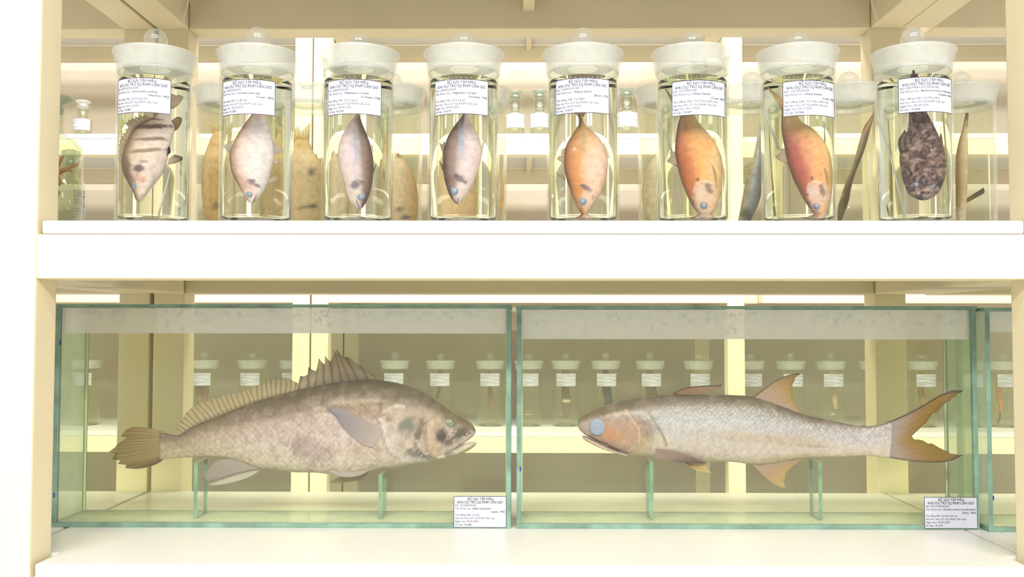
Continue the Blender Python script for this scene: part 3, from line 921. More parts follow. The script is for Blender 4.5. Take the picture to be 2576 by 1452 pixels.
F10 = dict(
    N=170, MR=72, w=.0235, prof=[(0, .22), (.04, .50), (.12, .78), (.25, .98), (.38, 1), (.55, .86), (.75, .52), (.9, .26), (1, .15)],
    dors=[(1454, 1068), (1455, 1060), (1459, 1053), (1476, 1040), (1503, 1027), (1542, 1014), (1578, 1005), (1619, 999), (1688, 992), (1743, 993), (1798, 992), (1840, 994), (1892, 997), (1925, 1006), (1963, 1019), (2003, 1034), (2037, 1047), (2087, 1057), (2128, 1066), (2177, 1073), (2211, 1069), (2245, 1059)],
    vent=[(1454, 1072), (1457, 1080), (1469, 1092), (1495, 1106), (1525, 1120), (1556, 1135), (1592, 1144), (1630, 1148), (1660, 1149), (1688, 1152), (1743, 1159), (1784, 1162), (1840, 1162), (1881, 1167), (1920, 1168), (1965, 1162), (2018, 1153), (2073, 1151), (2128, 1149), (2183, 1147), (2238, 1153)],
    stops=[(-1, c_(216, 200, 168)), (-.7, c_(222, 206, 192)), (-.2, c_(214, 204, 200)), (.25, c_(204, 202, 206)), (.55, c_(176, 168, 166)), (.78, c_(134, 118, 104)), (1, c_(100, 84, 58))],
    along=[(.7, 1.0, [(-1, c_(224, 208, 182)), (-.2, c_(222, 212, 210)), (.5, c_(204, 194, 202)), (.85, c_(190, 174, 174)), (1, c_(130, 110, 108))])],
    blotch=[(1560, 1085, 95, 56, 8, c_(192, 152, 126), .95, .3), (1500, 1036, 74, 21, -24, c_(130, 110, 78), .9, .3), (1590, 1018, 70, 13, -12, c_(118, 102, 82), .8, .5), (1545, 1052, 50, 10, -2, c_(156, 124, 116), .7, .5),
            (1532, 1090, 26, 15, 25, c_(214, 138, 84), .75, .5), (1565, 1100, 24, 12, 30, c_(214, 164, 110), .6, .4), (1500, 1074, 24, 24, 0, c_(170, 152, 160), .6, .2), (1470, 1072, 16, 18, 0, c_(196, 168, 158), .8, .2), (1630, 1075, 22, 34, -24, c_(150, 128, 108), .75, .6),
            (1648, 1098, 26, 12, -50, c_(198, 190, 150), .7, .5), (1610, 1058, 26, 12, 30, c_(160, 132, 120), .6, .5), (1563, 1122, 20, 9, 10, c_(190, 160, 120), .7, .3), (1612, 1120, 20, 26, 20, c_(206, 182, 140), .55, .4), (1662, 1115, 18, 30, -25, c_(228, 212, 190), .7, .3),
            (1880, 1098, 190, 15, 6, c_(206, 186, 162), .7, .5), (2000, 1105, 70, 24, 0, c_(206, 184, 164), .5, .6), (2045, 1120, 30, 5, 4, c_(172, 154, 136), .6, .3), (1960, 1150, 90, 10, -4, c_(204, 186, 140), .6, .3),
            (1760, 1075, 130, 22, 0, c_(212, 214, 216), .5, .6)],
    lines=[([(1469, 1092), (1495, 1103), (1525, 1117), (1558, 1133)], 3.0, c_(110, 84, 74), .8), ([(1633, 1038), (1655, 1076), (1668, 1100), (1674, 1118)], 3.5, c_(120, 100, 86), .7), ([(1573, 1030), (1590, 1055), (1605, 1075), (1606, 1110)], 3, c_(222, 196, 170), .7)],
    mottle=(.18, .03, c_(206, 186, 164)),
    gill=[([(1620, 1010), (1640, 1046), (1656, 1078), (1668, 1100), (1674, 1122), (1668, 1148)], .0024, 60, 1)],
    scales=lambda t, s, x, y: sstep(1630, 1680, x) * (0.35 + .65 * sstep(-.55, .1, s)), disp=.0006,
    extra=[dict(dors=[(1466, 1096), (1480, 1100), (1510, 1114), (1540, 1128), (1580, 1140)], vent=[(1465, 1100), (1470, 1107), (1495, 1120), (1523, 1132), (1575, 1145)], w=.019, prof=[(0, .35), (.2, .7), (1, .95)],
                spec=dict(stops=[(-1, c_(206, 176, 140)), (.3, c_(222, 196, 176)), (1, c_(176, 140, 128))], along=[], blotch=[], gill=None, disp=0))],
    eyes=[(1502, 1071, 19, 'eye_lavender', 'eye_lavender', 21, .45)],
    fins=[
        dict(name='tail_fin', base=[(2228, 1064), (2234, 1105), (2228, 1150)], tip=[(2439, 982), (2432, 988), (2418, 991), (2420, 996), (2403, 1001), (2398, 1008), (2386, 1013), (2372, 1021), (2360, 1034), (2345, 1042), (2336, 1052), (2330, 1064), (2322, 1068), (2312, 1080), (2302, 1089), (2293, 1098), (2300, 1106), (2310, 1106), (2321, 1108), (2334, 1116), (2345, 1116), (2362, 1126), (2380, 1133), (2392, 1136), (2398, 1142), (2409, 1142), (2420, 1145), (2439, 1145)],
             lead=[(2228, 1064), (2255, 1054), (2280, 1042), (2321, 1021), (2362, 996), (2403, 982), (2425, 981), (2439, 982)], trail=[(2228, 1150), (2255, 1155), (2280, 1159), (2321, 1163), (2376, 1163), (2417, 1155), (2439, 1145)],
             rays=26, n=220, rows=14, col=[(0, c_(222, 212, 210)), (.12, c_(220, 202, 196)), (.32, c_(214, 186, 162)), (.6, c_(206, 166, 108)), (1, c_(188, 152, 62))], alpha=[(0, 1), (.6, .97), (1, .9)], edge=(c_(104, 74, 70), .07, .08), dark=.85, th=.0012),
        dict(name='dorsal_fin', base=[(1690, 994), (1725, 996), (1768, 996)], tip=[(1816, 968), (1813, 975), (1799, 980), (1784, 985), (1770, 992)], lead=[(1690, 994), (1702, 984), (1716, 978), (1757, 971), (1816, 968)], rays=7, col=[(0, c_(190, 150, 112)), (1, c_(196, 166, 128))], alpha=[(0, 1), (1, .85)], edge=(c_(96, 74, 62), .14, 0), dark=.7),
        dict(name='second_dorsal_fin', base=[(1891, 1000), (1925, 1010), (1963, 1023), (2003, 1038), (2036, 1051)], tip=[(2016, 940), (2006, 946), (1999, 952), (1999, 958), (1993, 968), (1994, 984), (1993, 1000), (1998, 1008), (2004, 1024), (2016, 1034), (2030, 1046), (2043, 1060)],
             lead=[(1891, 1000), (1912, 984), (1935, 968), (1955, 955), (1976, 946), (1998, 940), (2016, 940)], rays=14, n=130, rows=12, col=[(0, c_(212, 186, 168)), (.45, c_(214, 178, 140)), (.85, c_(206, 172, 92)), (1, c_(200, 168, 80))], alpha=[(0, 1), (.7, .97), (1, .88)], edge=(c_(92, 66, 64), .06, 0), dark=.86, off=(.004, 0)),
        dict(name='anal_fin', base=[(1886, 1164), (1930, 1164), (1975, 1158), (2018, 1150)], tip=[(1976, 1229), (1974, 1222), (1971, 1211), (1976, 1200), (1975, 1192), (1983, 1184), (1990, 1175), (2004, 1166), (2018, 1156)], lead=[(1886, 1164), (1905, 1182), (1921, 1197), (1941, 1214), (1960, 1224), (1976, 1229)],
             rays=13, n=110, rows=12, col=[(0, c_(208, 188, 156)), (.5, c_(218, 184, 146)), (.9, c_(228, 196, 120)), (1, c_(236, 214, 150))], alpha=[(0, 1), (.8, .95), (1, .85)], dark=.88, off=(.002, 0)),
        dict(name='pectoral_fin', base=[(1645, 1124), (1650, 1136), (1646, 1147)], tip=[(1777, 1160), (1765, 1161), (1743, 1160), (1722, 1159), (1700, 1157)], lead=[(1645, 1124), (1702, 1133), (1743, 1144), (1777, 1160)], trail=[(1646, 1147), (1670, 1153), (1700, 1157)],
             rays=9, col=[(0, c_(206, 178, 158)), (.6, c_(176, 146, 136)), (1, c_(112, 90, 84))], alpha=[(0, 1), (1, 1)], off=(.019, .021), dark=.8, edge=(c_(206, 176, 160), .12, 0)),
        dict(name='pelvic_fin', base=[(1716, 1158), (1724, 1164)], tip=[(1771, 1164), (1775, 1172), (1780, 1180), (1787, 1187), (1770, 1185), (1751, 1181)], trail=[(1724, 1164), (1736, 1173), (1751, 1181)], rays=6, col=[(0, c_(206, 150, 80)), (.4, c_(224, 190, 120)), (1, c_(240, 220, 150))], off=(.012, .014), alpha=[(0, 1), (1, .9)], dark=.9)])
TANKPL2 = Plane((.33, YT + .037, 0), facing_cam=False, yaw=.065)
make_fish('preserved_fish', 'large silvery fish with cloudy blue eye and forked yellowish tail, facing left', 'large fish in the tanks', F10, lambda x, y: (x if x < 2360 else 2360 + (x - 2360) * .80, y), TANKPL2, 'skin10')

# ------------------------------------------------------------------ fish in the front jars
ALB = (1.04, 1.01, 1.12)
def crop(ox, oy=40.0, k=.3582): return lambda x, y: (ox + x * k, oy + y * k)
MAG = 1.29
PROF = [(0, .16), (.06, .45), (.18, .85), (.35, 1), (.6, .8), (.82, .36), (1, .14)]
B_ = lambda *a: a
WHITE = c_(244, 228, 220)
FJ = []
FJ.append((0, 270, 'banded', 'pale fish with brown bands and spiny fin, head down in jar Fi.085', dict(
    w=.0105, prof=PROF, N=110, MR=48,
    dors=[(226, 1302), (200, 1280), (180, 1222), (150, 1168), (118, 1110), (98, 1050), (97, 1005), (110, 955), (135, 895), (165, 830), (205, 780), (260, 745), (310, 718), (335, 692), (345, 665)],
    vent=[(240, 1302), (270, 1262), (310, 1210), (350, 1160), (390, 1100), (415, 1030), (428, 960), (445, 885), (465, 815), (468, 785), (450, 740), (438, 700), (430, 655)],
    stops=[(-1, c_(240, 222, 214)), (0, c_(240, 222, 206)), (.55, c_(214, 190, 166)), (.85, c_(150, 120, 92)), (1, c_(118, 92, 74))],
    blotch=[B_(290, 722, 130, 9, 6, c_(126, 92, 76), .8, .3), B_(320, 780, 165, 20, -2, c_(108, 74, 62), .95, .3), B_(300, 868, 150, 16, 0, c_(128, 94, 78), .9, .4), B_(270, 950, 160, 17, -4, c_(140, 106, 88), .85, .4), B_(385, 678, 60, 9, 4, c_(140, 104, 90), .8, .3),
            B_(120, 1060, 44, 100, -10, c_(98, 70, 58), .75, .4), B_(215, 1075, 46, 32, 8, c_(96, 72, 72), .95, .3), B_(250, 1030, 40, 12, 10, c_(130, 96, 90), .6, .8), B_(245, 1155, 26, 30, 10, c_(222, 150, 112), .8, .4), B_(200, 1130, 60, 30, 30, c_(196, 160, 140), .6, .4), B_(170, 1160, 26, 60, -28, c_(124, 98, 86), .7, .3),
            B_(205, 1270, 20, 26, -20, c_(140, 104, 92), .6, .3), B_(320, 1060, 24, 24, 0, c_(226, 188, 176), .5, .4)],
    lines=[([(228, 1290), (240, 1255)], 5, c_(130, 90, 80), .7), ([(300, 1085), (330, 1120), (325, 1175), (300, 1200)], 6, c_(214, 196, 196), .7)],
    gill=[([(270, 1075), (330, 1110), (335, 1160), (300, 1215)], .0010, 80, 1)],
    eyes=[(188, 1192, 16, 'eye_blue', 'eye_blue', 28)],
    fins=[dict(name='tail_fin', base=[(345, 672), (388, 668), (432, 660)], tip=[(405, 548), (430, 552), (455, 545), (480, 555), (500, 548), (535, 560)], lead=[(345, 672), (368, 610), (405, 548)], trail=[(432, 660), (470, 640), (500, 615), (535, 560)], rays=12, col=[(0, c_(170, 134, 120)), (.3, c_(206, 184, 160)), (1, c_(190, 170, 140))], alpha=[(0, 1), (1, .75)]),
          dict(name='dorsal_fin', base=[(97, 1010), (112, 955), (137, 895), (167, 830), (207, 782), (262, 748), (312, 722)], tip=[(58, 1032), (72, 1012), (52, 985), (68, 965), (56, 930), (74, 925), (58, 888), (84, 895), (70, 862), (98, 868), (92, 838), (118, 835), (104, 822), (135, 812), (128, 790), (150, 785), (130, 742), (150, 745), (150, 722), (172, 735), (172, 712), (196, 722), (200, 700), (222, 715), (232, 695), (255, 708), (268, 692), (290, 708), (322, 716)], rays=15, n=160, col=[(0, c_(170, 140, 112)), (.4, c_(214, 196, 164)), (1, c_(196, 172, 136))], alpha=[(0, 1), (1, .75)], dark=.6),
          dict(name='anal_fin', base=[(446, 735), (466, 770), (468, 805)], tip=[(482, 706), (505, 705), (522, 712), (520, 740), (505, 770), (488, 795)], rays=7, col=[(0, c_(170, 132, 104)), (.6, c_(190, 164, 128)), (1, c_(140, 112, 84))], alpha=[(0, 1), (1, .85)]),
          dict(name='pelvic_fin', base=[(426, 1000), (420, 1045)], tip=[(468, 972), (500, 978), (530, 986), (528, 1006), (495, 1022), (465, 1034)], rays=6, col=[(0, c_(230, 218, 196)), (.5, c_(206, 186, 160)), (1, c_(92, 70, 58))], alpha=[(0, .9), (1, .95)], dark=.75),
          dict(name='pectoral_fin', base=[(420, 985), (432, 970)], tip=[(424, 930), (434, 915), (444, 935), (446, 960)], rays=3, col=[(0, c_(70, 58, 66)), (1, c_(60, 50, 60))], alpha=[(0, 1), (1, 1)], off=(.003, .004))])))
FJ.append((1, 530, 'pink', 'pale pink deep bodied fish with blue ringed eye, head down in jar Fi.081', dict(
    w=.0095, prof=PROF, N=100, MR=44,
    dors=[(278, 1306), (262, 1295), (235, 1255), (200, 1190), (155, 1105), (137, 1025), (135, 960), (160, 890), (205, 810), (252, 742), (288, 692), (305, 655)],
    vent=[(296, 1310), (325, 1285), (355, 1255), (395, 1180), (422, 1090), (440, 1000), (443, 945), (430, 870), (402, 770), (375, 692), (368, 655)],
    stops=[(-1, c_(250, 232, 222)), (-.2, c_(252, 238, 232)), (.35, c_(248, 226, 216)), (.72, c_(222, 190, 168)), (.92, c_(180, 146, 120)), (1, c_(150, 118, 92))],
    blotch=[B_(300, 1185, 62, 18, 22, c_(110, 88, 92), .9, .3), B_(290, 1160, 42, 12, 10, c_(84, 68, 74), .8, .3), B_(280, 1230, 60, 50, 0, c_(240, 208, 180), .6, .2), B_(240, 1180, 40, 60, -30, c_(196, 156, 136), .5, .5), B_(225, 950, 50, 60, 0, c_(240, 206, 190), .5, .6), B_(330, 690, 40, 60, 0, c_(226, 190, 170), .6, .3)],
    lines=[([(300, 1305), (322, 1258)], 6, c_(140, 96, 84), .8)],
    gill=[([(250, 1150), (330, 1165), (370, 1215), (360, 1255)], .0008, 70, 1)],
    eyes=[(272, 1250, 24, 'eye_blue', 'eye_white')],
    fins=[dict(name='tail_fin', base=[(300, 662), (335, 662), (372, 660)], tip=[(262, 610), (300, 625), (335, 632), (370, 622), (408, 605)], rays=9, col=[(0, c_(222, 190, 160)), (1, c_(214, 190, 150))], alpha=[(0, 1), (1, .8)]),
          dict(name='dorsal_fin', base=[(165, 868), (148, 910), (137, 950)], tip=[(82, 903), (95, 925), (126, 950)], rays=6, col=[(0, c_(222, 206, 190)), (1, c_(226, 222, 206))], alpha=[(0, 1), (1, .85)]),
          dict(name='anal_fin', base=[(424, 862), (440, 910), (443, 972)], tip=[(515, 942), (490, 956), (460, 962), (446, 976)], lead=[(424, 862), (450, 895), (485, 928), (515, 942)], rays=8, col=[(0, c_(240, 222, 208)), (1, c_(226, 222, 206))], alpha=[(0, 1), (1, .85)]),
          dict(name='anal_spine', base=[(438, 1012), (436, 1032)], tip=[(482, 1004), (462, 1018), (478, 1040), (448, 1030)], rays=2, col=[(0, c_(236, 220, 206)), (1, c_(226, 216, 200))], alpha=[(0, 1), (1, 1)]),
          dict(name='pelvic_fin', base=[(412, 1145), (402, 1168)], tip=[(462, 1120), (440, 1143), (486, 1140), (440, 1155), (418, 1168)], rays=3, col=[(0, c_(240, 224, 212)), (1, c_(226, 216, 200))], alpha=[(0, 1), (1, 1)])])))
F3 = dict(
    w=.0095, prof=PROF, N=100, MR=44,
    dors=[(340, 1342), (372, 1290), (400, 1205), (413, 1100), (412, 1000), (395, 910), (365, 822), (336, 752), (320, 695), (316, 655)],
    vent=[(306, 1358), (285, 1338), (260, 1310), (230, 1242), (205, 1140), (180, 1060), (171, 965), (185, 880), (220, 800), (258, 742), (292, 692), (302, 655)],
    stops=[(-1, c_(232, 212, 196)), (-.4, c_(232, 212, 208)), (.1, c_(214, 196, 194)), (.42, c_(150, 124, 110)), (.75, c_(124, 98, 82)), (1, c_(96, 74, 62))],
    blotch=[B_(298, 920, 20, 130, 0, c_(172, 178, 196), .85, .3), B_(290, 1190, 55, 32, -35, c_(112, 98, 104), .9, .5), B_(330, 1165, 26, 14, 20, c_(96, 78, 78), .7, .3), B_(290, 1270, 58, 60, 0, c_(232, 214, 190), .75, .2), B_(360, 1290, 16, 60, 18, c_(90, 68, 66), .8, .2), B_(240, 990, 50, 80, 0, c_(222, 200, 206), .6, .4), B_(300, 720, 20, 60, 0, c_(160, 134, 116), .6, .3)],
    lines=[([(318, 1350), (300, 1300)], 5, c_(120, 90, 80), .8)],
    gill=[([(340, 1150), (270, 1165), (235, 1235), (240, 1260)], .0009, 70, -1)],
    eyes=[(330, 1265, 30, 'eye_blue', 'eye_white')],
    fins=[dict(name='tail_fin', base=[(298, 668), (310, 668), (322, 668)], tip=[(258, 600), (285, 630), (310, 640), (335, 630), (362, 598)], rays=8, col=[(0, c_(170, 146, 128)), (1, c_(190, 170, 140))], alpha=[(0, 1), (1, .8)]),
          dict(name='dorsal_fin', base=[(396, 905), (408, 950), (412, 985)], tip=[(405, 905), (412, 940), (412, 975)], rays=5, col=[(0, c_(190, 172, 150)), (1, c_(206, 196, 170))], alpha=[(0, .9), (1, .7)]),
          dict(name='spiny_dorsal_fin', base=[(412, 1075), (411, 1100)], tip=[(436, 1030), (432, 1050), (418, 1098)], rays=3, col=[(0, c_(150, 126, 108)), (1, c_(170, 150, 126))], alpha=[(0, 1), (1, .9)])])
FJ.append((2, 790, 'scad', 'slim fish with brown back to the right, head down in jar Fi.076', F3))
F4 = dict(
    w=.0095, prof=PROF, N=100, MR=44,
    dors=[(272, 1312), (258, 1300), (230, 1260), (205, 1190), (185, 1100), (182, 1005), (190, 930), (220, 840), (270, 760), (310, 708), (334, 655)],
    vent=[(288, 1320), (330, 1275), (375, 1205), (415, 1110), (440, 1020), (448, 945), (430, 850), (390, 780), (360, 720), (348, 655)],
    stops=[(-1, c_(240, 222, 208)), (-.4, c_(240, 218, 210)), (.05, c_(222, 202, 198)), (.35, c_(160, 134, 122)), (.75, c_(128, 102, 86)), (1, c_(98, 76, 64))],
    blotch=[B_(312, 880, 22, 150, -4, c_(176, 184, 202), .85, .3), B_(300, 1150, 62, 24, 30, c_(116, 98, 104), .9, .4), B_(275, 1125, 26, 16, 0, c_(84, 70, 74), .8, .3), B_(300, 1245, 62, 62, 0, c_(238, 220, 200), .75, .2), B_(232, 1250, 12, 60, -20, c_(88, 66, 64), .8, .2), B_(385, 1000, 50, 90, 0, c_(238, 206, 204), .6, .4), B_(318, 730, 16, 60, 12, c_(110, 86, 74), .6, .3)],
    lines=[([(280, 1318), (288, 1282)], 5, c_(110, 80, 76), .8)],
    gill=[([(250, 1110), (330, 1140), (362, 1190), (355, 1220)], .0009, 70, 1)],
    eyes=[(262, 1228, 29, 'eye_blue', 'eye_white')],
    fins=[dict(name='tail_fin', base=[(328, 668), (340, 668), (354, 668)], tip=[(292, 600), (318, 630), (341, 640), (365, 630), (396, 598)], rays=8, col=[(0, c_(160, 134, 118)), (1, c_(190, 170, 140))], alpha=[(0, 1), (1, .8)]),
          dict(name='dorsal_fin', base=[(206, 890), (196, 930), (184, 968)], tip=[(190, 880), (176, 905), (156, 882), (168, 930), (180, 960)], rays=5, col=[(0, c_(170, 146, 124)), (1, c_(206, 190, 164))], alpha=[(0, .9), (1, .8)]),
          dict(name='spiny_dorsal_fin', base=[(184, 1050), (184, 1082)], tip=[(156, 1012), (162, 1030), (178, 1082)], rays=3, col=[(0, c_(140, 112, 92)), (1, c_(150, 126, 104))], alpha=[(0, 1), (1, .9)]),
          dict(name='anal_fin', base=[(446, 900), (447, 970)], tip=[(472, 862), (466, 900), (452, 968)], rays=4, col=[(0, c_(236, 220, 210)), (1, c_(236, 226, 210))], alpha=[(0, .8), (1, .5)])])
FJ.append((3, 1050, 'scad', 'slim fish with brown back to the left, head down in jar Fi.075', F4))
FJ.append((4, 1350, 'orange', 'oval orange and pink fish, head down in jar Fi.071', dict(
    w=.0100, prof=PROF, N=100, MR=44,
    dors=[(325, 1386), (308, 1375), (275, 1320), (240, 1230), (210, 1130), (196, 1040), (205, 930), (235, 860), (275, 800), (297, 762), (298, 700)],
    vent=[(348, 1387), (370, 1362), (402, 1318), (450, 1230), (485, 1130), (497, 1025), (480, 940), (440, 862), (390, 810), (342, 766), (322, 700)],
    stops=[(-1, c_(244, 206, 176)), (-.45, c_(246, 208, 180)), (0, c_(240, 178, 120)), (.3, c_(222, 150, 82)), (.7, c_(200, 134, 76)), (.92, c_(158, 106, 70)), (1, c_(124, 84, 62))],
    along=[(.55, .8, [(-1, c_(240, 200, 160)), (-.2, c_(238, 186, 124)), (.3, c_(214, 158, 96)), (.8, c_(176, 124, 76)), (1, c_(120, 88, 64))])],
    blotch=[B_(400, 1080, 90, 150, 0, c_(246, 204, 180), .7, .4), B_(325, 900, 22, 110, 0, c_(198, 164, 120), .85, .4), B_(350, 1215, 52, 22, 30, c_(104, 86, 104), .95, .4), B_(320, 1195, 24, 10, 10, c_(80, 66, 80), .8, .3), B_(395, 1270, 14, 20, 0, c_(130, 106, 112), .7, .4), B_(350, 1290, 60, 70, 0, c_(238, 206, 186), .7, .3), B_(270, 1330, 26, 60, -30, c_(196, 150, 112), .6, .3), B_(262, 940, 16, 14, 0, c_(240, 214, 190), .8, .5), B_(305, 730, 16, 70, 0, c_(110, 84, 64), .7, .2)],
    gill=[([(300, 1185), (385, 1215), (425, 1265), (415, 1310)], .0009, 80, 1)],
    eyes=[(325, 1300, 28, 'eye_blue', 'eye_white')],
    fins=[dict(name='tail_fin', base=[(297, 715), (310, 715), (324, 712)], tip=[(262, 682), (268, 655), (300, 640), (330, 636), (366, 648)], lead=[(297, 715), (286, 697), (262, 682)], rays=8, col=[(0, c_(150, 112, 76)), (.4, c_(222, 192, 146)), (1, c_(232, 212, 170))], alpha=[(0, 1), (1, .85)]),
          dict(name='dorsal_fin', base=[(206, 925), (198, 985), (196, 1042)], tip=[(190, 930), (172, 950), (178, 975), (160, 978), (142, 1000), (165, 1018), (190, 1038)], rays=6, col=[(0, c_(214, 184, 150)), (1, c_(222, 206, 180))], alpha=[(0, .9), (1, .7)]),
          dict(name='spiny_dorsal_fin', base=[(204, 1120), (208, 1152)], tip=[(136, 1098), (160, 1125), (200, 1152)], rays=3, col=[(0, c_(206, 176, 140)), (1, c_(196, 176, 140))], alpha=[(0, .8), (1, .6)]),
          dict(name='anal_fin', base=[(455, 890), (482, 945), (492, 1000)], tip=[(475, 890), (500, 950), (512, 985)], rays=6, col=[(0, c_(240, 222, 200)), (1, c_(236, 226, 204))], alpha=[(0, .8), (1, .55)])])))
FJ.append((5, 1620, 'orange', 'plump orange brown fish with a pale head, nose down in jar Fi.047', dict(
    w=.0115, prof=PROF, N=110, MR=46,
    dors=[(415, 1404), (392, 1395), (340, 1332), (300, 1252), (262, 1152), (240, 1060), (222, 955), (226, 860), (242, 760), (262, 692), (272, 672)],
    vent=[(442, 1406), (470, 1390), (510, 1332), (543, 1222), (553, 1110), (547, 1000), (500, 892), (440, 812), (392, 762), (352, 690), (346, 668)],
    stops=[(-1, c_(236, 196, 140)), (-.5, c_(238, 186, 120)), (0, c_(236, 166, 86)), (.4, c_(214, 136, 74)), (.75, c_(186, 108, 62)), (.95, c_(140, 86, 60)), (1, c_(110, 72, 56))],
    along=[(.70, .95, [(-1, c_(214, 186, 128)), (0, c_(190, 156, 104)), (.6, c_(156, 122, 82)), (1, c_(120, 94, 66))])],
    blotch=[B_(440, 930, 60, 80, -20, c_(244, 160, 66), .6, .5), B_(500, 1060, 45, 120, 0, c_(236, 200, 140), .6, .5), B_(310, 1080, 50, 200, -10, c_(180, 98, 58), .5, .5), B_(435, 1290, 100, 130, 10, c_(240, 206, 178), .97, .25), B_(465, 1215, 30, 48, -30, c_(120, 92, 78), .85, .6), B_(380, 1156, 16, 13, 0, c_(84, 54, 44), .95, .3), B_(390, 1230, 40, 40, 0, c_(226, 196, 184), .7, .4),
            B_(470, 1330, 40, 40, 0, c_(238, 196, 140), .6, .5), B_(335, 1310, 24, 40, -30, c_(120, 92, 72), .6, .4), B_(520, 1205, 8, 12, 0, c_(100, 74, 66), .8, .2), B_(430, 1370, 60, 30, 0, c_(232, 206, 180), .7, .3)],
    lines=[([(350, 1240), (365, 1185), (420, 1165), (490, 1180), (520, 1220)], 7, c_(244, 226, 206), .6)],
    gill=[([(335, 1270), (350, 1215), (375, 1172), (430, 1160), (500, 1175), (530, 1230)], .0010, 90, 1)],
    eyes=[(422, 1325, 29, 'eye_blue', 'eye_white')],
    fins=[dict(name='tail_fin', base=[(258, 705), (300, 690), (352, 690)], tip=[(145, 495), (165, 515), (200, 560), (232, 640), (280, 640), (330, 620), (375, 560), (420, 505)], lead=[(258, 705), (205, 610), (145, 495)], rays=12, n=110, col=[(0, c_(180, 148, 100)), (.4, c_(206, 184, 140)), (1, c_(166, 140, 96))], alpha=[(0, 1), (1, .85)]),
          dict(name='dorsal_fin', base=[(224, 948), (232, 1005), (243, 1062)], tip=[(186, 955), (190, 985), (164, 1012), (170, 1022), (205, 1040)], rays=7, col=[(0, c_(222, 196, 170)), (1, c_(206, 186, 160))], alpha=[(0, 1), (1, .85)], edge=(c_(120, 100, 84), 0, .12)),
          dict(name='pectoral_fin', base=[(505, 1140), (520, 1190)], tip=[(480, 1050), (495, 1060), (520, 1110)], rays=5, col=[(0, c_(236, 206, 166)), (1, c_(232, 206, 160))], alpha=[(0, .9), (1, .7)], off=(.008, .009))])))
FJ.append((6, 1890, 'orange', 'red and orange fish with tail at upper left, nose down in jar Fi.046', dict(
    w=.0115, prof=PROF, N=110, MR=46,
    dors=[(468, 1401), (440, 1385), (382, 1312), (332, 1222), (290, 1132), (257, 1030), (232, 900), (216, 800), (215, 702), (222, 650)],
    vent=[(498, 1402), (520, 1390), (550, 1302), (574, 1200), (575, 1082), (560, 982), (512, 882), (432, 792), (352, 742), (320, 692), (302, 652)],
    stops=[(-1, c_(240, 196, 130)), (-.5, c_(240, 178, 112)), (-.05, c_(232, 158, 104)), (.25, c_(200, 118, 90)), (.65, c_(176, 94, 80)), (.92, c_(132, 84, 66)), (1, c_(110, 80, 60))],
    along=[(.62, .92, [(-1, c_(224, 196, 136)), (0, c_(206, 172, 116)), (.6, c_(176, 140, 92)), (1, c_(120, 98, 66))])],
    blotch=[B_(340, 1030, 48, 180, -14, c_(172, 84, 76), .55, .5), B_(400, 960, 60, 130, -14, c_(222, 150, 104), .6, .5), B_(500, 1060, 50, 130, -6, c_(244, 170, 96), .6, .5), B_(485, 1280, 92, 120, 8, c_(240, 204, 180), .97, .25), B_(512, 1222, 30, 50, -10, c_(130, 104, 92), .85, .6), B_(430, 1145, 15, 13, 0, c_(86, 54, 48), .95, .3), B_(430, 1230, 40, 46, 0, c_(232, 208, 200), .7, .5), B_(510, 1330, 40, 46, 0, c_(240, 192, 130), .6, .4), B_(400, 1320, 24, 40, -30, c_(130, 100, 84), .5, .4), B_(265, 878, 9, 5, 40, c_(70, 46, 44), .9, .1)],
    lines=[([(395, 1240), (405, 1190), (450, 1165), (520, 1185), (545, 1230)], 7, c_(246, 228, 212), .6)],
    gill=[([(375, 1270), (392, 1215), (425, 1172), (480, 1160), (545, 1180), (570, 1240)], .0010, 90, 1)],
    eyes=[(463, 1332, 27, 'eye_blue', 'eye_white')],
    fins=[dict(name='tail_fin', base=[(219, 668), (260, 662), (308, 668)], tip=[(96, 484), (125, 496), (152, 520), (200, 560), (248, 618), (300, 625), (345, 590), (380, 545)], lead=[(219, 668), (180, 592), (132, 520), (96, 484)], rays=12, n=110, col=[(0, c_(212, 172, 120)), (.4, c_(226, 196, 150)), (1, c_(196, 170, 122))], alpha=[(0, 1), (1, .88)]),
          dict(name='dorsal_fin', base=[(240, 930), (255, 985), (276, 1048)], tip=[(212, 930), (206, 955), (170, 985), (180, 996), (205, 1018), (245, 1035)], rays=7, col=[(0, c_(226, 200, 176)), (1, c_(206, 188, 160))], alpha=[(0, 1), (1, .85)], edge=(c_(110, 92, 72), 0, .15)),
          dict(name='pectoral_fin', base=[(540, 1150), (556, 1195)], tip=[(520, 1070), (540, 1075), (560, 1120)], rays=5, col=[(0, c_(240, 206, 166)), (1, c_(232, 206, 160))], alpha=[(0, .9), (1, .7)], off=(.008, .009))])))
